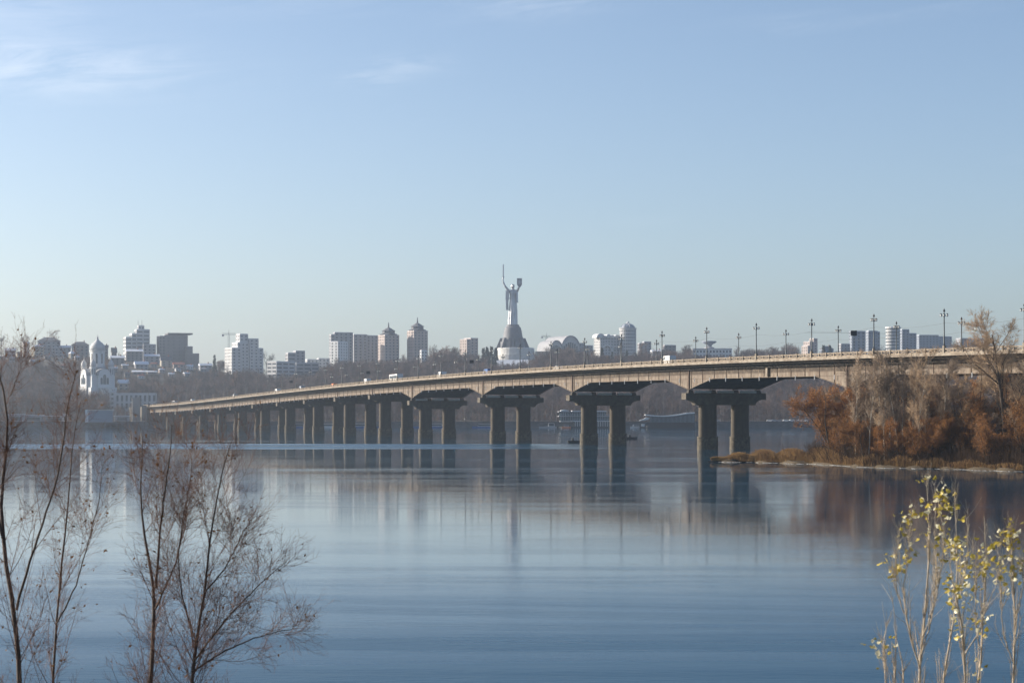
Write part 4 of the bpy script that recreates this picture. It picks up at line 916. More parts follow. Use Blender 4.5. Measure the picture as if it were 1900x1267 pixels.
# ornate building with arches, and domed tower
r, w, d, zb = building('ornate_block', 'ornate pale apartment block with arched gables left of the domed tower', 'building', 1102, 1150, 658, 2150, [(0, 0.25, 0, 1, 626, SC), (0.25, 1, 0.05, 1, 625, SC)], M_panelw, 30, 0.5)
for (u, yt, rad) in ((0.02, 619.5, 5.2), (0.22, 623, 3.5), (0.42, 620.5, 3.2), (0.62, 622, 3.2), (0.86, 621, 3.6)):
    z = atz(627, 2150) - zb; hh = atz(yt, 2150) - atz(627, 2150); x = (u - .5) * w
    MB().prism([(x + rad * math.cos(math.pi * i / 10), z + hh * math.sin(math.pi * i / 10)) for i in range(11)], -d * .5 - 0.5, d * .2).build('arched_gable', M_white, r)
for (u, yt) in ((0.33, 640), (0.8, 642)):
    x = (u - .5) * w; z = atz(yt + 10, 2150) - zb
    arc = [(x + 6.0 * math.cos(math.pi * i / 12), z + 6.0 * math.sin(math.pi * i / 12)) for i in range(13)]; arc2 = [(x + 4.6 * math.cos(math.pi * i / 12), z + 4.6 * math.sin(math.pi * i / 12)) for i in range(13)]
    MB().prism(arc + arc2[::-1], -d * .5 - 1.0, -d * .5 + 0.4).build('arch_surround', M_white, r)
def domed_tower():
    Y = 2150; X = atx(1165, Y); zb = tz(X, Y) - 2; rr = 15.5 / F * Y
    r = empty('domed_tower', (X, Y, zb), R(12), 'pale round apartment tower with a ribbed dome and lantern', 'building', 'buildings on the hill')
    z1 = atz(613, Y) - zb; wall = MB(); gl = MB(); gl.lathe([(rr - .35, 0), (rr - .35, z1)], 24)
    nf = int(z1 / 3.3)
    for k in range(nf + 1): a = k * z1 / nf; wall.lathe([(rr, a), (rr, a + 1.6)], 24)
    for k in range(24): wall.box(rr - .5, rr - .02, -.55, .55, 0, z1, Matrix.Rotation(2 * math.pi * k / 24, 4, 'Z'))
    wall.lathe([(rr + .6, z1 + 1.62), (rr + .6, z1 + 2.4)], 24)
    wall.build('wall', M_panelw, r); tag(gl.build('window_glazing', M_glass, r), kind='stuff')
    zt = atz(600.5, Y) - zb; hd = zt - z1 - 2.4; dm = MB(); dm.lathe([(rr * .86 * math.cos(a), z1 + 2.42 + hd * math.sin(a)) for a in [i * math.pi / 2 / 8 for i in range(8)]] + [(rr * .16, zt)], 24)
    dome = dm.build('dome', M_panelblue, r, True)
    for k in range(8):
        q = MB(); a0 = 2 * math.pi * k / 8
        for i in range(7):
            a, b = i * math.pi / 2 / 8, (i + 1) * math.pi / 2 / 8
            q.tube((rr * .88 * math.cos(a) * math.cos(a0), rr * .88 * math.cos(a) * math.sin(a0), z1 + 2.42 + hd * math.sin(a)), (rr * .88 * math.cos(b) * math.cos(a0), rr * .88 * math.cos(b) * math.sin(a0), z1 + 2.42 + hd * math.sin(b)), .35, .35, 4)
        q.build('rib', M_white, dome)
    MB().lathe([(1.6, zt - .3), (1.6, zt + 1.2), (0.9, zt + 1.8), (0.2, atz(596, Y) - zb)], 10).build('lantern', M_panelw, r)
    CLEAR.append((1150, 1181, 657, Y))
domed_tower()
building('ridge_block', 'plain pale block on the ridge right of the domed tower', 'building', 1183, 1208, 655, 2250, [(0, 0.4, 0, 1, 637, SC), (0.4, 1, 0, 1, 634, SC)], M_panelg, 12, 0.6, bare=648)
building('brown_flats', 'long brown flats on the ridge right of the domed tower', 'building', 1230, 1254, 660, 2250, [(0, 1, 0, 1, 640.5, SC)], M_panelb, 10, 0.6, bare=648)
# saucer on a stem above a white pavilion
def saucer():
    Y = 2050; X = atx(1316, Y); zb = tz(X, Y) - 2
    r = empty('saucer_building', (X, Y, zb), 0, 'round dark saucer on a stem above a white pavilion', 'building', 'buildings on the hill')
    z = lambda y: atz(y, Y) - zb
    MB().lathe([(2.8, 0), (2.5, z(641)), (3.4, z(639))], 12).build('stem', M_panelblue, r, True)
    MB().lathe([(3.4, z(639)), (6.2, z(636.5)), (7.4, z(634.5)), (7.0, z(633)), (1.0, z(632.2))], 20).build('saucer', M_panelblue, r)
    MB().lathe([(5.2, z(648)), (5.2, z(645)), (3.0, z(643.5))], 14).build('collar', M_panelg, r)
    pv = MB(); gl = MB(); grid_block(pv, gl, -17, 22, -6, 8, 0, z(648.5), max(2, int(z(648.5) / 4)), 12, 4, .5, .5); pv.build('wall', M_white, r); tag(gl.build('window_glazing', M_glass, r), kind='stuff')
    MB().box(-17.5, 22.5, -6.5, 8.5, z(648.5) + .62, z(648.5) + 1.0).build('roof', M_snow, r); CLEAR.append((1285, 1358, 659, Y - 10))
saucer()
building('stepped_cream_tower', 'cream stepped tower rising behind the bridge lamp posts on the right', 'building', 1487, 1517, 658, 2300, [(0, 0.3, 0, 1, 642, SC), (0.2, 0.62, 0, 1, 634, SC), (0.6, 1.0, 0, 0.7, 628, SC)], M_panelp, 35, 0.7)
building('dark_twin_tower', 'dark blue grey tower, left of the right hand pair', 'building', 1576, 1605.5, 652, 2200, [(0, 1, 0, 1, 614.5, SV)], M_panelblue, 14, 0.5, glassm=M_tealglass)
building('dark_twin_tower', 'lighter blue grey tower with stepped balconies, right of the right hand pair', 'building', 1607, 1632, 652, 2210, [(0, 0.8, 0, 1, 614, SC), (0.8, 1, 0, 0.9, 615.5, dict(band=.5, pil=.1, fh=4.2))], M_panelblue, 12, 0.6)
def round_tower():
    Y = 2250; X = atx(1657, Y); zb = tz(X, Y) - 2; rr = 13.5 / F * Y; z1 = atz(609.5, Y) - zb
    r = empty('round_tower', (X, Y, zb), 0, 'round banded tower with a white cornice at the right', 'building', 'buildings on the hill'); wall = MB(); gl = MB(); gl.lathe([(rr - .4, 0), (rr - .4, z1)], 22); nf = int(z1 / 3.5)
    for k in range(nf): a = k * z1 / nf; wall.lathe([(rr, a), (rr, a + 1.9)], 22)
    wall.build('wall', M_panelw, r); tag(gl.build('window_glazing', M_glass, r), kind='stuff'); MB().lathe([(rr + .7, z1), (rr + .7, z1 + 1.6), (rr * .6, z1 + 2)], 22).build('cornice', M_white, r); CLEAR.append((1643, 1672, 650, Y))
round_tower()
building('stepped_flats', 'bluish stepped flats right of the round banded tower', 'building', 1668, 1700, 650, 2280, [(0, 0.5, 0, 1, 611.5, SC), (0.5, 1, 0, 1, 618.5, SC)], M_panelblue, 15, 0.5)
building('long_far_flats', 'long low far flats behind the wooded rise at the right', 'building', 1700, 1765, 645, 2500, [(0, 0.6, 0, 1, 622, SC), (0.6, 1, 0, 1, 624.5, SC)], M_panelblue, 8, 0.3)
building('low_far_block', 'small low block left of the dark blue grey tower', 'building', 1556, 1577, 652, 2150, [(0, 1, 0, 1, 638, SC)], M_panelg, 16, 0.6, bare=648)
building('low_far_block', 'low pale block on the right hand ridge left of the big tree', 'building', 1775, 1822, 645, 2300, [(0, 1, 0, 1, 628, SC)], M_panelg, 10, 0.5, bare=634)
building('ridge_row', 'low pale row on the ridge below the small grey block', 'building', 566, 612, 682, 2120, [(0, 0.5, 0, 1, 667, SC), (0.5, 1, 0, 1, 665, SC)], M_panelw, 18, 0.4, bare=674)

# houses on the left hillside
def house(label, px0, px1, ye, yr, yb, Y, wallm, roofm, rot=25, kind='gable'):
    for Yt in range(1500, 1990, 6):        # stand it where the slope meets its foot
        if tz(atx((px0 + px1) / 2, Yt), Yt) >= atz(yb, Yt): Y = Yt; break
    else: Y = max(Y, 1890)
    w = (px1 - px0) / F * Y / (math.cos(R(rot)) + 0.7 * math.sin(R(rot))); d = w * 0.7; X = atx((px0 + px1) / 2, Y); zb = min(tz(X, Y), atz(yb, Y)) - 1; ze = atz(ye, Y) - zb; zt = max(atz(yr, Y) - zb, ze + 1.0)
    r = empty('hillside_house', (X, Y, zb), R(rot), label, 'house', 'houses on the left hillside'); wall = MB(); gl = MB()
    nf = max(1, int(round((ze - 1) / 3.4))); grid_block(wall, gl, -w / 2, w / 2, -d / 2, d / 2, 0, ze - .6, nf + 1, max(2, int(w / 3.4)), max(2, int(d / 3.4)), .55, .6)
    wall.build('wall', wallm, r); tag(gl.build('window_glazing', M_glass, r), kind='stuff')
    o = 0.5; W, D = w / 2 + o, d / 2 + o
    if kind == 'gable': rf = MB().add([(-W, -D, ze), (W, -D, ze), (W, D, ze), (-W, D, ze), (-W, 0, zt), (W, 0, zt)], [(0, 1, 5, 4), (2, 3, 4, 5), (3, 0, 4), (1, 2, 5), (3, 2, 1, 0)])
    else: rf = MB().add([(-W, -D, ze), (W, -D, ze), (W, D, ze), (-W, D, ze), (-W * .4, 0, zt), (W * .4, 0, zt)], [(0, 1, 5, 4), (2, 3, 4, 5), (3, 0, 4), (1, 2, 5), (3, 2, 1, 0)])
    ro = rf.build('roof', roofm, r); MB().box(w * .2, w * .2 + .9, -.45, .45, ze, zt + 1.2).build('chimney', M_brick, ro)
    CLEAR.append((px0, px1, yb - 2, Y)); return r
house('small pale house with a snowy roof at the far left hilltop', 41, 55, 637, 634, 650, 1850, M_white, M_snow, 30)
house('flat topped cream house on the left hillside below the mansion', 58, 82, 643, 640, 662, 1820, M_cream, M_snow, 40, 'hip')
house('large grey mansion on the left hilltop between round trees', 68, 114, 633, 626, 660, 1870, M_panelg, M_roofg, 12, 'hip')
house('long low grey house right of the mansion', 100, 133, 645, 641, 660, 1860, M_panelg, M_snow, 12)
house('dark roofed house on the hilltop left of the church dome', 132, 166, 640, 634, 660, 1880, M_panelb, M_roofg, 10, 'hip')
house('small cream house with one lit wall left of the church', 127, 141, 656, 652, 665, 1780, M_cream, M_snow, 45, 'hip')
house('dark house on the hilltop right of the church dome', 188, 201, 645, 640, 662, 1880, M_panelb, M_roofg, 10)
house('snow roofed house right of the church dome', 203, 232, 664, 660, 676, 1820, M_panelb, M_snow, 14)
house('small house with a pointed roof left of the stepped tower', 206, 217, 654, 645, 664, 1900, M_panelb, M_roofg, 20)
house('long brown house in front of the stepped tower', 232, 266, 652, 648, 668, 1840, M_panelb, M_snow, 16)
house('long snow roofed house below the annex', 266, 297, 661, 657, 674, 1830, M_panelg, M_snow, 14)
house('white house with small gable below the brown tower', 296, 320, 669, 661, 680, 1790, M_cream, M_roofg, 22)
house('low house with a reddish roof below the brown tower', 320, 343, 676, 672, 684, 1780, M_panelp, M_roofr, 14)
house('low snow roofed shed on the slope below the annex', 244, 272, 690, 687, 695, 1740, M_panelb, M_snow, 12)
house('second low snow roofed shed on the slope below the brown tower', 272, 292, 690, 688, 694, 1745, M_panelb, M_snow, 16)
house('small grey house on the slope right of the church', 248, 276, 676, 670, 684, 1770, M_panelg, M_snow, 20)
house('snow roofed house at the end of the left ridge', 368, 394, 678, 674, 685, 1830, M_panelg, M_snow, 20)
house('yellowish chapel house with small turret right of the church', 216, 240, 711, 704, 722, 1600, M_cream, M_snow, 25)
house('pale house at the far left edge of the hilltop', 8, 30, 650, 646, 664, 1850, M_panelg, M_snow, 14)
house('grey villa on the right ridge left of the dark tower', 1521, 1546, 648, 642, 656, 2100, M_panelblue, M_roofg, 14, 'hip')
house('wide pale house on the ridge right of the ornate building', 1207, 1230, 652, 649, 657, 2080, M_panelg, M_snow, 12)
# small cottages stepping up the left slope
_rg = random.Random(21); _ct = []
for (x, y, w) in ((4, 668, 14), (22, 672, 12), (36, 662, 12), (88, 668, 14), (112, 671, 13), (118, 683, 11), (143, 668, 11), (232, 684, 13), (222, 676, 12), (300, 692, 13), (330, 690, 12), (352, 686, 13), (378, 690, 12), (236, 700, 12), (318, 700, 11), (346, 698, 12), (262, 703, 13), (60, 674, 12), (286, 682, 12), (212, 690, 12)):
    _ct.append((x, y, w))
for i, (x, y, w) in enumerate(sorted(_ct)):
    Yh = 1905 - (y - 655) * 4.2; hh = _rg.uniform(3.5, 6.5)
    house('small cottage on the left slope, %s from the left' % ordinal(i + 1), x - w / 2, x + w / 2, y - hh - 1, y - hh - 3.5, y, Yh, _rg.choice([M_cream, M_panelg, M_white, M_panelb, M_panelp]), _rg.choice([M_snow, M_snow, M_roofg, M_roofr, M_panelg]), _rg.uniform(8, 40), _rg.choice(['gable', 'hip']))
# tower cranes
for (mx, yt, x0, x1, yb, Y, lab) in ((424.5, 621, 412, 438, 680, 1960, 'thin tower crane left of the stepped apartment towers'), (1014, 625, 1004, 1022, 650, 2350, 'thin distant tower crane right of the statue')):
    X = atx(mx, Y); zb = atz(yb, Y) - 5; z = atz(yt, Y) - zb
    r = empty('tower_crane', (X, Y, zb), R(8), lab, 'crane', 'tower cranes on the skyline')
    m_ = MB()
    for sx in (-.7, .7):
        for sy in (-.7, .7): m_.box(sx - .13, sx + .13, sy - .13, sy + .13, 0, z)
    for k in range(int(z / 2.5)): m_.tube((-.7, -.7, k * 2.5), (.7, -.7, k * 2.5 + 2.5), .1, .1, 4)
    m_.build('mast', M_pole, r)
    j = MB(); a, b = (x0 - mx) / F * Y, (x1 - mx) / F * Y; j.box(a, b, -.5, -.3, z, z + .3); j.box(a, b, .3, .5, z, z + .3); j.box(a * .95, b * .9, -.12, .12, z + 1.3, z + 1.5)
    for k in range(14): q = a + (b - a) * k / 14; j.tube((q, 0, z + 1.4), (q + (b - a) / 28, -.4, z + .15), .08, .08, 4)
    j.build('jib', M_pole, r); MB().tube((0, 0, z), (0, 0, z + 5), .3, .1, 5).build('apex', M_pole, r); MB().box(a, a + 2, -.6, .6, z - 1.6, z - .02).build('counterweight', M_panelg, r)

# ------------------------------------------------------------------ white church
def church():
    Y = 1580; X = atx(181, Y); zb = tz(X, Y) - 3; r = empty('church', (X, Y, zb), R(38), 'white church with a tall central dome and corner turrets on the left slope', 'church')
    z = lambda y: atz(y, Y) - zb; k = Y / F; w = 47 * k / 2
    b = MB(); b.box(-w, w, -w, w, 0, z(697)); b.box(-w * 1.12, w * 1.12, -w * 1.12, w * 1.12, 0, z(719)); body = b.build('wall', M_white, r)
    for rz in range(4):     # gabled arms with arched fronts
        M = Matrix.Rotation(rz * math.pi / 2, 4, 'Z'); a = w * .52; top = z(685); hh = top - z(697)
        pr = [(-a, 0), (a, 0), (a, z(697))] + [(a * math.cos(math.pi * i / 10), z(697) + hh * math.sin(math.pi * i / 10) ** 0.8) for i in range(1, 10)] + [(-a, z(697))]
        arm = MB().prism(pr, -w - 2.2, 0, M).build('arm', M_white, r)
        MB().prism([(x * 1.06, zz + 0.35) for x, zz in pr[2:]] + [(x, zz) for x, zz in pr[2:][::-1]], -w - 2.5, -w * .2, M).build('arm_roof', M_panelg, arm)
        for xx, h0, h1, ww in ((-.5, 713, 701, .09), (0, 713, 695, .12), (.5, 713, 701, .09)):
            q = a * xx; wd = a * ww * 2; pp = [(q - wd, z(h0)), (q + wd, z(h0)), (q + wd, z(h1) - wd)] + [(q + wd * math.cos(math.pi * i / 6), z(h1) - wd + wd * math.sin(math.pi * i / 6)) for i in range(1, 6)] + [(q - wd, z(h1) - wd)]
            MB().prism(pp, -w - 2.28, -w - 2.0, M).build('window', M_glass, arm)
    def onion(cx, cy, rr, z0, z1, z2, nm, seg=12):
        t = MB(); t.lathe([(rr * 1.12, z0), (rr * 1.12, z0 + .8), (rr, z0 + .82), (rr, z1), (rr * 1.12, z1 + .02), (rr * 1.12, z1 + .7)], seg, (cx, cy, 0)); tt = t.build(nm, M_white, r)
        h = z2 - z1 - .7; d = MB(); d.lathe([(rr * 1.0, z1 + .72), (rr * 1.07, z1 + .72 + h * .14), (rr * .98, z1 + .72 + h * .3), (rr * .72, z1 + .72 + h * .46), (rr * .38, z1 + .72 + h * .58), (rr * .16, z1 + .72 + h * .7), (rr * .1, z1 + .72 + h * .78), (rr * .16, z1 + .72 + h * .83), (0.05, z1 + .72 + h * .9)], 16, (cx, cy, 0))
        dd = d.build('onion_dome', M_panelw, tt, True); c = MB(); zc = z1 + .72 + h * .88; c.box(cx - .1, cx + .1, cy - .1, cy + .1, zc, z2); c.box(cx - .6, cx + .6, cy - .08, cy + .08, zc + (z2 - zc) * .55, zc + (z2 - zc) * .7); c.build('cross', M_panelw, dd)
        n = 8
        for i in range(n):
            M = Matrix.Translation((cx, cy, 0)) @ Matrix.Rotation(2 * math.pi * i / n + .2, 4, 'Z'); MB().box(-rr * .12, rr * .12, -rr - .06, -rr * .9, z0 + (z1 - z0) * .25, z0 + (z1 - z0) * .85, M).build('drum_window', M_glass, tt)
    onion(0, 0, 13.2 * k, z(682), z(652), z(621), 'central_drum', 16)
    MB().lathe([(w * .75, z(690)), (w * .7, z(684)), (13.2 * k * 1.15, z(681))], 16).build('drum_base', M_panelg, r)
    for sx in (-1, 1):
        for sy in (-1, 1): onion(sx * w * .78, sy * w * .78, 5.2 * k, z(699), z(682), z(661), 'corner_turret', 10)
    st = MB()
    for i in range(6): st.box(-w * .5, w * .5, -w - 4 - i * 1.2, -w - 1, 0, z(719) - i * 0.9 - 0.05)
    st.build('steps', M_stone, r)
    CLEAR.append((146, 214, 716, Y))
church()
building('arcade_hall', 'long pale low building with a row of pilasters beside the far bridge end', 'building', 204, 291, 757, 1500, [(0, 0.12, 0, 1, 726, dict(band=.5, pil=.6, bay=3)), (0.12, 1, 0, 1, 730, dict(band=.25, pil=.55, bay=3.4, fh=7))], M_panelw, 6, 0.22, bare=752)

# ------------------------------------------------------------------ statue on its pedestal
def statue():
    Y = 2103.0; k = Y / F; X0 = atx(951.5, Y)
    zs = lambda zy: atz(470 + zy / 6.035, Y); xs = lambda zx: atx(860 + zx / 6.035, Y) - X0
    zb = zs(1062)
    r = empty('monument', (X0, Y, zb), 0, 'tall steel statue with raised sword and shield on a dark cone pedestal', 'statue')
    z = lambda zy: zs(zy) - zb
    # pedestal
    pd = MB(); pd.lathe([(10.4, z(946)), (10.2, z(940)), (9.2, z(880)), (8.2, z(832)), (6.9, z(822)), (6.5, z(800)), (5.4, z(797))], 28)
    pd.build('pedestal', M_pedestal, r, True).modifiers.new('edge', 'EDGE_SPLIT').split_angle = R(35)
    sk = MB(); sk.lathe([(13.2, z(1062)), (11.6, z(948))], 8, ph=math.pi / 8); sk.build('pedestal_skirt', M_pedestal, r)
    for i in range(8):
        a = math.pi / 8 + i * math.pi / 4 + math.pi / 8; M = Matrix.Rotation(a, 4, 'Z'); bt = MB()
        bt.prism([(10.5, z(1062)), (17.2, z(1062)), (12.9, z(950)), (10.6, z(950))], -0.9, 0.9, M); bt.build('buttress', M_pedestal, r)
        MB().box(10.6, 12.6, -2.6, 2.6, z(1060), z(990), Matrix.Rotation(a + math.pi / 8, 4, 'Z')).build('skirt_panel', M_pedestal, r)
    # figure: one continuous surface
    K = 0.565
    prof = [  # zoom row, half width, half depth, centre x
        (800, 8.6, 6.8, 551), (760, 8.4, 6.4, 551), (700, 7.9, 6.0, 553), (640, 7.5, 5.6, 555), (590, 7.1, 5.3, 556), (550, 6.8, 5.0, 557), (520, 6.2, 4.6, 557), (495, 5.9, 4.4, 557), (470, 6.2, 4.6, 557), (445, 7.0, 4.8, 557), (425, 7.2, 4.4, 556), (412, 6.0, 3.6, 554), (404, 2.6, 2.4, 553), (398, 2.2, 2.2, 552),
        (392, 2.5, 2.7, 552), (380, 3.0, 3.3, 552), (366, 3.1, 3.4, 551), (356, 2.6, 2.9, 551), (350, 1.2, 1.4, 551)]
    seg = 40; V = []; Q = []
    for i, (zy, a, b, cx) in enumerate(prof):
        for j in range(seg):
            t = 2 * math.pi * j / seg; fold = 1 + (0.075 * math.sin(9 * t + 0.4) + 0.04 * math.sin(17 * t)) * max(0, min(1, (zy - 540) / 90))
            V.append((xs(cx) + K * a * fold * math.cos(t), K * b * fold * math.sin(t), z(zy)))
    for i in range(len(prof) - 1):
        for j in range(seg): Q.append((i * seg + j, i * seg + (j + 1) % seg, (i + 1) * seg + (j + 1) % seg, (i + 1) * seg + j))
    Q += [tuple(range(seg - 1, -1, -1)), tuple((len(prof) - 1) * seg + j for j in range(seg))]
    b = MB(); b.add(V, Q)
    def limb(pts):
        for (p, ra), (q, rb) in zip(pts, pts[1:]):
            b.tube(p, q, ra * K, rb * K, 10)
        for p, ra in [(p_, r_ * K) for p_, r_ in pts]: b.lathe([(ra * .1, -ra * .98), (ra * .7, -ra * .7), (ra, 0), (ra * .7, ra * .7), (ra * .1, ra * .98)], 10, p)
    P = lambda zx, zy, y=0: (xs(zx), y, z(zy))
    limb([(P(512, 425), 2.7), (P(488, 398, -.5), 2.2), (P(466, 368, -1), 1.8), (P(448, 328, -1), 1.6), (P(441, 300, -1), 1.25), (P(444, 272, -1), 1.55)])     # sword arm
    limb([(P(598, 425), 2.7), (P(612, 402, -1), 2.1), (P(624, 372, -2), 1.7), (P(628, 345, -2.6), 1.4)])                                                    # shield arm
    limb([(P(551, 365, -2.0), 0.6), (P(551, 372, -2.2), 0.55)])   # nose
    body = b.build('figure', M_steel, r, True); rm = body.modifiers.new('remesh', 'REMESH'); rm.mode = 'VOXEL'; rm.voxel_size = 0.26; rm.use_smooth_shade = True
    hair = MB(); hair.lathe([(0.3, 2.35), (1.4, 1.8), (2.05, 0.6), (2.0, -0.7), (1.6, -1.7), (1.2, -1.9)], 14, (xs(551), 0.55, z(370)), 1.0, 0.95).build('hair', M_steel, body, True)
    sw = MB(); sw.add([(xs(446) + x, -1 + y, zz) for x, y, zz in ((-.7, 0, z(262)), (0, -.3, z(262)), (.7, 0, z(262)), (0, .3, z(262)), (-.6, 0, z(130)), (0, -.25, z(130)), (.6, 0, z(130)), (0, .25, z(130)), (0, 0, z(121)))], [(0, 1, 5, 4), (1, 2, 6, 5), (2, 3, 7, 6), (3, 0, 4, 7), (4, 5, 8), (5, 6, 8), (6, 7, 8), (7, 4, 8), (3, 2, 1, 0)])
    s_ = sw.build('sword', M_steel, r); MB().box(xs(446) - 1.3, xs(446) + 1.3, -1.4, -.6, z(266), z(261)).build('crossguard', M_steel, s_); MB().tube((xs(445), -1, z(285)), (xs(446), -1, z(266)), .5, .5, 8).build('grip', M_steel, s_)
    sh = MB(); x0, x1 = xs(598), xs(655); xm = (x0 + x1) / 2
    out = [(x0, z(282)), (x1, z(282)), (x1, z(352)), ((x1 * .6 + xm * .4), z(374)), (xm, z(392)), ((x0 * .6 + xm * .4), z(374)), (x0, z(352))]
    sh.prism(out, -4.2, -3.4); so = sh.build('shield', M_panelg, r)
    inn = [(xm + (x - xm) * .82, z(335) + (zz - z(335)) * .86) for x, zz in out]; n = len(out); rim = MB()
    rim.add([(x, -4.75, zz) for x, zz in out] + [(x, -4.75, zz) for x, zz in inn] + [(x, -4.2, zz) for x, zz in out] + [(x, -4.2, zz) for x, zz in inn], [(i, (i + 1) % n, n + (i + 1) % n, n + i) for i in range(n)] + [(i, 2 * n + i, 2 * n + (i + 1) % n, (i + 1) % n) for i in range(n)] + [(n + i, n + (i + 1) % n, 3 * n + (i + 1) % n, 3 * n + i) for i in range(n)])
    rim.build('shield_rim', M_steel, so); MB().box(xm - 1.1, xm + 1.1, -4.6, -4.2, z(350), z(302)).build('shield_relief', M_steel, so)
    # scarf hanging from the right shoulder, apron fold on the left hip
    sc = MB(); sc.extr([(xs(470), -1.5), (xs(508), -2.5), (xs(512), 2), (xs(478), 2.2)], z(520), z(418), 0.9, (xs(495), 0)); sc.extr([(xs(476), -1.2), (xs(500), -1.8), (xs(503), 1.2), (xs(482), 1.4)], z(636), z(521), 1.1, (xs(492), 0)); sc.build('scarf', M_steel, body)
    MB().extr([(xs(592), -3.5), (xs(612), -2.5), (xs(611), 2), (xs(594), 3)], z(552), z(440), 0.9, (xs(600), 0)).build('cloak_fold', M_steel, body)
    MB().lathe([(3.95, z(508)), (4.0, z(500)), (3.8, z(496))], 24, (xs(557), 0, 0), 1.0, .8).build('belt', M_steel, body)
    # white stylobate
    stl = empty('stylobate', (X0 + 3, Y, zb - 14), 0, 'white round terrace with snowy steps under the statue pedestal', 'terrace')
    MB().lathe([(21.5, 0), (21, 7), (19.5, 7.02), (19, 13.9)], 36).build('lower_tier', M_stone, stl); MB().lathe([(18.6, 13.92), (18.2, 14.2)], 36).build('upper_step', M_snow, stl)
    MB().box(-6, 16, -9, 9, 0, 7.5).build('side_pavilion', M_cream, stl).location = (26, 0, 3)
    CLEAR.append((918, 992, 660, Y - 45)); CLEAR.append((985, 1005, 655, Y - 40))
    # snowy slope below the terrace
    xs_ = np.linspace(atx(905, 1990), atx(985, 1990), 24); ys_ = np.linspace(1930, 2062, 14); XX, YY = np.meshgrid(xs_, ys_)
    ZZ = terr(XX, YY) + 0.5; m0 = zb - 13.5; ZZ = np.maximum(ZZ, np.where(YY > 2040, m0, -99)); V_ = np.stack([XX, YY, ZZ], -1).reshape(-1, 3); I = np.arange(24 * 14).reshape(14, 24)
    tag(link('snow_slope', mesh_np('snow_slope', V_, np.stack([I[:-1, :-1], I[:-1, 1:], I[1:, 1:], I[1:, :-1]], -1).reshape(-1, 4), M_snow, True)), kind='structure')
    CLEAR.append((905, 962, 674, 2060)); CLEAR.append((962, 985, 667, 2060))
statue()

# ------------------------------------------------------------------ riverside of the far bank
def floating_restaurant():
    Y = 1330; X0 = atx(1084, Y); k = Y / F; r = empty('floating_restaurant', (X0, Y, 0), R(4), 'three tiered floating restaurant with white deck edges behind a bridge pier', 'boat')
    L = 94 * k; w = 10
    MB().extr([(-L / 2 - 2, 0), (-L / 2 + 3, -w / 2), (L / 2, -w / 2), (L / 2, w / 2), (-L / 2 + 3, w / 2)], -0.6, 1.0, 1.0).build('hull', M_dark, r)
    z0 = 1.0
    for i, (a, b, h) in enumerate(((0.30, 1.0, 3.6), (0.02, 0.97, 3.2), (0.02, 0.92, 3.0))):
        x0, x1 = (a - .5) * L, (b - .5) * L
        t = MB().box(x0, x1, -w * .42, w * .42, z0, z0 + h - .5).build('glass_tier', M_tealglass if i else M_glass, r)
        for q in np.arange(x0 + .3, x1, 1.5): MB().box(q - .12, q + .12, -w * .42 - .1, -w * .42 + .1, z0, z0 + h - .5).build('mullion', M_white if i == 0 else M_panelblue, t)
        MB().box(x0 - 1.2, x1 + .6, -w * .52, w * .52, z0 + h - .48, z0 + h).build('deck_slab', M_panelg if i else M_white, r)
        z0 += h
        if i < 2:
            rl = MB(); rl.box(x0 - 1.2, x1 + .6, -w * .52, -w * .51, z0 + .9, z0 + 1.0)
            for q in np.arange(x0 - 1, x1, 2.0): rl.box(q - .04, q + .04, -w * .52, -w * .51, z0, z0 + .9)
            rl.build('railing', M_white, r)
    MB().box(-L * .5 + .4, -L * .5 + 8, -w * .5, w * .1, 4.0, 4.35).build('balcony', M_white, r); MB().box(-L * .5 + .4, -L * .5 + 8, -w * .5, w * .1, 7.3, 7.65).build('balcony', M_white, r)
    MB().prism([(-L * .48, 10.9), (-L * .32, 10.9), (-L * .32, 11.3), (-L * .40, 11.9), (-L * .47, 11.4)], -w * .5, w * .2).build('awning', M_white, r)
    MB().box(-L * .25, L * .42, -w * .4, w * .4, 10.82, 11.1).build('roof_snow', M_snow, r)
    MB().tube((-L * .18, 0, 11), (-L * .18, 0, 14), .1, .05, 5).build('mast', M_pole, r)
floating_restaurant()
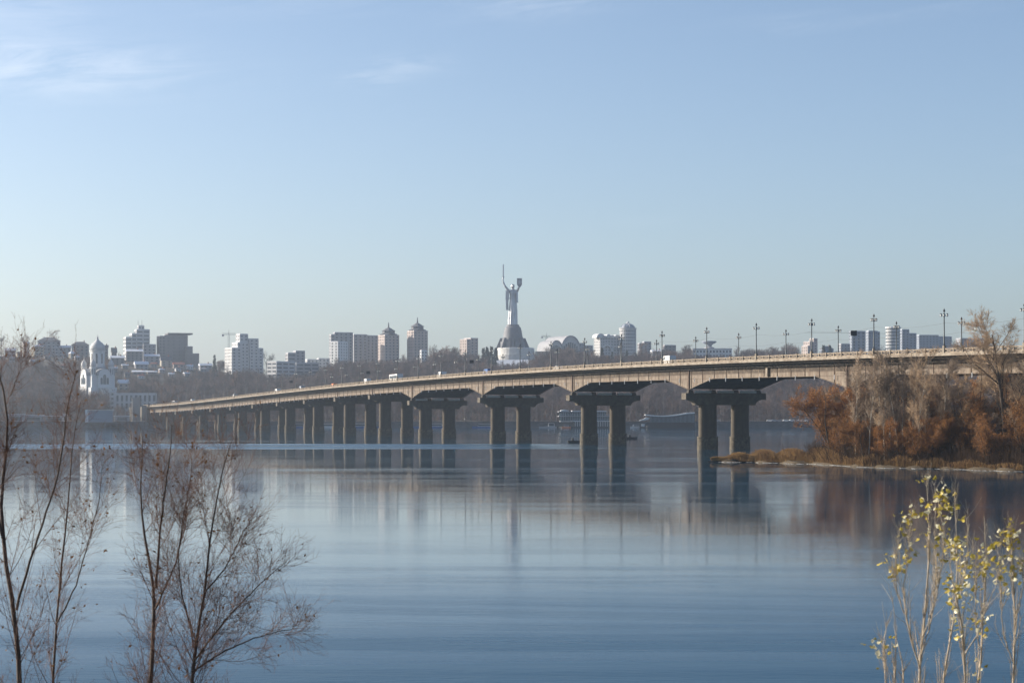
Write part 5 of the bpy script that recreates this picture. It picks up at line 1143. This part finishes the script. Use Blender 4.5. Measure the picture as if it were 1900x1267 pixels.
def glass_boat():
    Y = 1325; X0 = atx(1240, Y); k = Y / F; r = empty('glass_restaurant_boat', (X0, Y, 0), R(-2), 'long dark teal glass restaurant boat with a curved white roof', 'boat'); L = 96 * k; w = 13
    MB().extr([(-L / 2 - 1.5, 0), (-L / 2 + 3, -w / 2), (L / 2, -w / 2), (L / 2 + 2, 0), (L / 2, w / 2), (-L / 2 + 3, w / 2)], -0.6, 1.3).build('hull', M_dark, r)
    n = 20; top = []
    for i in range(n + 1): u = i / n; top.append(((u - .5) * L * 1.0, 8.3 - 1.2 * math.sin(math.pi * min(1, u * 1.15)) + 1.1 * u * u))
    gx = [p for p in top if p[0] > -L * .40]
    g = MB().prism([(gx[0][0], 1.3), (gx[-1][0], 1.3)] + gx[::-1], -w * .45, w * .45).build('glass_hall', M_tealglass, r)
    for i, (x, z) in enumerate(gx[:-1]):
        for q in range(2): xx = x + q * L / n / 2; MB().box(xx - .09, xx + .09, -w * .45 - .15, -w * .45 + .05, 1.4, z - .05).build('mullion', M_panelblue, g)
    rf = [p for p in top if p[0] > -L * .46]
    MB().prism([(x, z + .02) for x, z in rf] + [(x, z + .75) for x, z in rf[::-1]], -w * .56, w * .56).build('curved_roof', M_white, r)
    MB().box(-L * .43, L * .5, -w * .53, -w * .52, 1.35, 3.6).build('lower_screen', M_dark, r)
    rl = MB()
    for x, z in rf[2:-1]: rl.box(x - .06, x + .06, -w * .3, -w * .29, z + .7, z + 2.2)
    for a, b in zip(rf[2:-1], rf[3:]): rl.tube((a[0], -w * .295, a[1] + 2.15), (b[0], -w * .295, b[1] + 2.15), .06, .06, 4)
    rl.build('roof_railing', M_pole, r)
    MB().prism([(-L * .56, 4.6), (-L * .40, 5.3), (-L * .36, 6.4), (-L * .43, 6.9), (-L * .47, 6.0), (-L * .56, 4.9)], -w * .4, w * .2).build('entrance_canopy', M_white, r)
    MB().box(-L * .52, -L * .46, -w * .35, -w * .1, 0.9, 2.6).build('kiosk', M_white, r)
glass_boat()
def small_boat(label, px, Y, L, hullm, cabm, rz=0.0, cab=(0.0, 0.35, 1.3)):
    r = empty('small_boat', (atx(px, Y), Y, 0), rz, label, 'boat', 'small boats along the far bank'); w = L * .3
    MB().extr([(-L / 2, -w * .35), (L * .25, -w / 2), (L / 2, 0), (L * .25, w / 2), (-L / 2, w * .35)], -.3, .9, 1.08).build('hull', hullm, r)
    c = MB().extr([(-L * .3 + cab[0] * L, -w * .3), (cab[1] * L - L * .1, -w * .3), (cab[1] * L - L * .1, w * .3), (-L * .3 + cab[0] * L, w * .3)], .9, .9 + cab[2], .9).build('cabin', cabm, r)
    MB().box(-L * .28 + cab[0] * L, cab[1] * L - L * .13, -w * .31, -w * .29, 1.15, 0.75 + cab[2]).build('window', M_glass, c)
small_boat('small orange hulled boat moored left of the tiered restaurant', 1051, 1318, 5.5, M_orange, M_white)
small_boat('low pale barge with a white shed left of the orange boat', 1021, 1330, 14, M_panelg, M_white, 0, (0.2, 0.30, 2.2))
small_boat('white boat at the bow of the glass restaurant boat', 1180, 1328, 7, M_white, M_white, 0.3)
small_boat('blue and white boat seen between the middle pier columns', 900, 1335, 16, M_blue, M_white, 0, (0, .4, 1.6))
small_boat('blue passenger boat seen between the columns left of the wide arches', 800, 1335, 22, M_blue, M_white, 0, (0, .45, 1.8))
small_boat('blue passenger boat seen low between the left piers', 665, 1335, 26, M_blue, M_white, 0, (0, .48, 1.8))
small_boat('white passenger boat seen low under the left piers', 600, 1335, 22, M_white, M_white, 0, (0, .45, 1.7))
small_boat('blue boat moored under the left third of the bridge', 545, 1335, 20, M_blue, M_panelg, 0, (0, .45, 1.7))
for px, Yb, L, lab in ((1066, 672, 4.2, 'dark half sunk boat left of the second pier'), (1171, 770, 4.5, 'dark rowing boat right of the second pier')):
    r = empty('rowing_boat', (atx(px, Yb), Yb, 0), 0.2, lab, 'boat', 'dark boats by the piers')
    MB().extr([(-L / 2, -.5), (L * .2, -.75), (L / 2, 0), (L * .2, .75), (-L / 2, .5)], -.2, .65, 1.12).build('hull', M_dark, r); MB().box(-.9, -.3, -.4, .4, .6, 1.5).build('seat_box', M_dark, r)
# landing stage on the left
def landing_stage():
    Y = 1338; k = Y / F; X0 = atx(187, Y); r = empty('landing_stage', (X0, Y, 0), R(8), 'dark box shaped landing stage with a white end wall at the left', 'pier building'); L = 44 * k
    MB().box(-L / 2, L / 2, -4, 4, 3.7, 11.2).build('hall', M_panelblue, r); MB().box(-L / 2 - 1.9, -L / 2 - .02, -4.6, 4.2, 3.6, 11.9).build('end_wall', M_white, r); MB().box(-L / 2, L / 2 + .6, -4.5, 4.4, 11.22, 11.8).build('roof', M_stone, r)
    MB().box(-L / 2 - 1, L / 2 + 8, -5, 5, 2.7, 3.55).build('platform', M_quay, r)
    for q in np.linspace(-L / 2, L / 2 + 6, 7): MB().box(q - .4, q + .4, -4.4, -3.6, -1, 2.72).build('pile', M_quay, r)
landing_stage()
for px, Y, w, h, m_, lab in ((121, 1352, 3.2, 5.5, M_white, 'small white kiosk on the left embankment'), (62, 1362, 14, 4.5, M_panelg, 'low grey shed on the left embankment'), (100, 1360, 16, 4, M_panelb, 'low brown shed between the kiosk and the grey shed'), (226, 1356, 10, 4, M_panelg, 'low grey hut right of the landing stage'), (30, 1358, 12, 5, M_panelg, 'pale hut at the left end of the embankment')):
    r = empty('quay_hut', (atx(px, Y), Y, 3.6), R(12), lab, 'hut', 'huts on the embankment'); MB().box(-w / 2, w / 2, -2.5, 2.5, 0, h).build('wall', m_, r); MB().box(-w / 2 - .4, w / 2 + .4, -2.9, 2.9, h + .02, h + .35).build('roof', M_snow, r); MB().box(-w * .3, w * .3, -2.56, -2.4, 1.2, h * .7).build('window', M_glass, r)

# ------------------------------------------------------------------ vehicles
def vehicle_meshes(kind):
    if kind == 'car': L, W, prof, gl = 4.4, 1.75, [(-2.2, .35), (2.2, .35), (2.2, .8), (1.3, .95), (.6, 1.42), (-1.2, 1.45), (-2.1, .95), (-2.2, .8)], [(-1.75, .97), (1.05, .97), (.55, 1.36), (-1.15, 1.38)]
    elif kind == 'van': L, W, prof, gl = 5.4, 2.0, [(-2.7, .4), (2.7, .4), (2.7, 1.2), (2.0, 1.45), (1.4, 2.45), (-2.6, 2.55), (-2.7, 2.3)], [(.3, 1.4), (1.8, 1.4), (1.3, 2.2), (.3, 2.25)]
    else: L, W, prof, gl = 11.5, 2.5, [(-5.75, .45), (5.75, .45), (5.75, 2.6), (5.5, 3.15), (-5.6, 3.15), (-5.75, 2.9)], [(-5.2, 1.5), (5.3, 1.5), (5.2, 2.6), (-5.2, 2.6)]
    body = MB().prism(prof, -W / 2, W / 2); g = MB().prism(gl, -W / 2 - .015, W / 2 + .015); wh = MB().lathe([(.16, -.12), (.33, -.12), (.33, .12), (.16, .12)], 12)
    wv = MB(); wv.v = [(x, z, y) for x, y, z in wh.v]; wv.f = [f[::-1] for f in wh.f]
    return L, W, body.mesh('body'), g.mesh('window', M_glass), wv.mesh('wheel', M_dark)
VEH = {k: vehicle_meshes(k) for k in ('car', 'van', 'bus')}
def vehicle(name, label, kind, loc, rot, m_, group):
    L, W, b, g, w = VEH[kind]; r = empty(name, loc, 0, label, kind, group); r.rotation_euler = rot
    bb = b.copy(); bb.materials.clear(); bb.materials.append(m_); body = link('body', bb, r); link('window', g, body)
    for sx in (-1, 1):
        for sy in (-1, 1): o = link('wheel', w, r); o.location = (sx * L * .32, sy * (W / 2 - .1), .33)
    for sy in (-1, 1): MB().box(L / 2 - .03, L / 2 + .03, sy * W * .33 - .14, sy * W * .33 + .14, .62, .82).build('headlight', M_lantern, r)
    return r
for px, lane, kind, m_, lab in ((1241, 8.0, 'van', M_white, 'white van on the bridge left of the saucer building'), (1036, 8.0, 'car', M_white, 'white car on the bridge right of the statue'), (735, 8.2, 'bus', M_white, 'long white bus on the bridge below the spired towers'), (681, 8.0, 'van', M_white, 'white van on the bridge below the wide grey slab'),
        (474, 8, 'car', M_white, 'white car on the far third of the bridge'), (380, 7.5, 'car', M_panelg, 'pale car near the far end of the bridge'), (357, 8, 'van', M_white, 'white van near the far end of the bridge'), (325, 3, 'bus', M_panelg, 'grey bus at the far end of the bridge'), (560, 7.6, 'van', M_panelblue, 'bluish van on the far half of the bridge'), (820, 7.8, 'van', M_white, 'white van on the bridge left of the statue'), (905, 3.0, 'van', M_blue, 'dark blue van on the bridge below the conifers'), (1120, -3, 'car', M_panelg, 'pale car on the bridge below the ornate building'), (620, 3.0, 'van', M_orange, 'orange van on the bridge below the white block'), (515, 7.8, 'van', M_white, 'white van on the bridge below the low white office block'), (436, 8.0, 'van', M_panelg, 'pale van on the bridge below the stepped apartment towers')):
    t = bt_from_px(px, lane); p = bworld(t, lane, zr(t) - 1.0 + (0.55 if kind != 'bus' else 0.0) * 0)
    vehicle('white_vehicle' if False else kind, lab, kind, p, (0, -math.atan(slope(t)), B_ROT), m_, 'vehicles on the bridge')
rng_ = random.Random(9)
cars_px = [1304, 1330, 1429, 1437, 1447, 1458, 1468, 1476, 1484, 1492]
for i, px in enumerate(cars_px): vehicle('car', 'small parked car on the far embankment at the right, %s from the left' % ordinal(i + 1), 'car', (atx(px, 1352), 1352 + rng_.uniform(-1, 1), 4.0), (0, 0, rng_.choice([0, 3.14]) + rng_.uniform(-.2, .2)), rng_.choice([M_white, M_panelg, M_white, M_panelblue]), 'cars parked on the far embankment')
tag(MB().box(atx(1290, 1347), atx(1560, 1347), 1346.6, 1360, 3.0, 3.98).build('parking_terrace', M_stone), kind='structure')

# ------------------------------------------------------------------ woods on the hillside
def make_woods():
    rng = np.random.default_rng(77)
    # the riverside row: trees that can be told apart
    rows = []
    for px in list(np.arange(212, 262, 12)) + list(np.arange(290, 1000, 26)) + list(np.arange(985, 1530, 13)):
        px = px + rng.uniform(-5, 5); Y = rng.uniform(1392, 1436); big = np.interp(px, [200, 260, 300, 800, 900, 1000, 1150, 1300, 1420, 1530], [12, 14, 11, 13, 17, 19, 21, 22, 16, 14]) * rng.uniform(.85, 1.12)
        rows.append((px, Y, big))
    rows.sort()
    vis = 0
    for i, (px, Y, h) in enumerate(rows):
        X = atx(px, Y); plant_tree('bare_tree', FAR[int(rng.integers(6))], (X, Y, tz(X, Y)), rng.uniform(0, 6.28), (h / 16 * 1.05, h / 16 * 1.05, h / 16), 'bare tree in the row along the far embankment, %s from the left' % ordinal(i + 1) if i < 89 else 'bare tree at the right end of the embankment row', 'tree', 'bare trees along the far embankment')
    # skyline trees that stand out
    for px, yt, Y, w, lab in ((50, 619, 1880, 1.25, 'round bare tree on the far left skyline'), (92, 616, 1900, 1.35, 'round bare tree behind the mansion on the left skyline'), (3, 622, 1880, 1.0, 'bare tree at the left edge of the skyline'), (108, 631, 1890, 0.9, 'small bare tree right of the mansion'), (496, 656, 1960, .9, 'bare tree right of the stepped apartment towers'), (824, 641, 1900, 1.2, 'rounded bare tree on the ridge left of the square block'), (840, 645, 1895, 1.1, 'rounded bare tree just left of the square block'),
            (1052, 640, 1960, 1.0, 'bare tree in front of the arched hall'), (1189, 640, 1960, 1.1, 'bare tree right of the domed tower'), (1275, 640, 2000, 1.0, 'bare tree left of the saucer building'), (1215, 645, 1990, .9, 'bare tree right of the plain pale block')):
        X = atx(px, Y); zb = tz(X, Y); h = max(6, atz(yt, Y) - zb); plant_tree('bare_tree', FAR[int(rng.integers(6))], (X, Y, zb), rng.uniform(0, 6.28), (h / 15 * w, h / 15 * w, h / 16), lab, 'tree', 'bare trees on the skyline')
    for i, (px, yt, Y, lab) in enumerate(((897, 645, 2020, 'dark conifer left of the statue, first of the clump'), (904, 643, 2030, 'dark conifer left of the statue, second of the clump'), (912, 642, 2020, 'dark conifer left of the statue, third of the clump'), (920, 645, 2025, 'dark conifer nearest the statue terrace'), (398, 658, 1900, 'lone pointed conifer left of the stepped apartment towers'),
            (1117, 645, 1980, 'dark conifer in front of the ornate building'), (1136, 652, 1975, 'small dark conifer right of the one before the ornate building'), (1528, 640, 2010, 'dark conifer beside the grey villa'), (1540, 640, 2015, 'dark conifer right of the grey villa'), (1163, 650, 1970, 'small dark conifer below the domed tower'))):
        X = atx(px, Y); zb = tz(X, Y); h = max(7, atz(yt, Y) - zb); plant_tree('conifer', CON[i % 2], (X, Y, zb), i * 1.3, (h / 16 * .8, h / 16 * .8, h / 16), lab, 'conifer', 'dark conifers on the ridge')
    # the woods that read as one mass
    pts = []
    N = 12500
    Ys = 1440 + (2040 - 1440) * rng.random(N) ** 1.0; Xs = rng.uniform(-1, 1, N) * (Ys * 0.27 + 40)
    hs = rng.uniform(.62, 1.08, N)
    zs = terr(Xs, Ys)
    for X, Y, z, h in zip(Xs, Ys, zs, hs):
        if Y > 1930: h *= 0.8
        pxx = 950 + F * X / Y
        if pxx < 405:
            if Y > 1895: continue
            h *= np.interp(Y, [1700, 1850], [0.95, 0.5])
        if blocked(X, Y, z + 16 * h):
            h2 = h * .45
            if blocked(X, Y, z + 16 * h2): continue
            h = h2
        pts.append((X, Y, z - .2, h))
    wood_object('hillside_wood', 'brownish bare winter wood covering the far hillside', pts, FAR, 3)
    pts = []
    for i in range(2600):
        Y = rng.uniform(1388, 1450); X = rng.uniform(-1, 1) * Y * 0.27; h = rng.uniform(.16, .36); z = tz(X, Y)
        if not blocked(X, Y, z + 16 * h): pts.append((X, Y, z - .1, h))
    wood_object('embankment_scrub', 'low scrub along the foot of the far hillside', pts, FAR, 4)
make_woods()

# ------------------------------------------------------------------ air
def haze():
    m = bpy.data.materials.new('haze'); m.use_nodes = True; nt = m.node_tree; nt.nodes.clear(); o = nt.nodes.new('ShaderNodeOutputMaterial'); v = nt.nodes.new('ShaderNodeVolumePrincipled')
    v.inputs['Color'].default_value = (0.78, 0.88, 1.0, 1); v.inputs['Density'].default_value = 0.00013; v.inputs['Anisotropy'].default_value = 0.65
    nt.links.new(v.outputs[0], o.inputs['Volume'])
    tag(MB().box(-3600, 3600, -700, 5600, -3, 185).build('haze', m), 'thin pale winter haze over the river and the city', 'haze', kind='stuff')
haze()
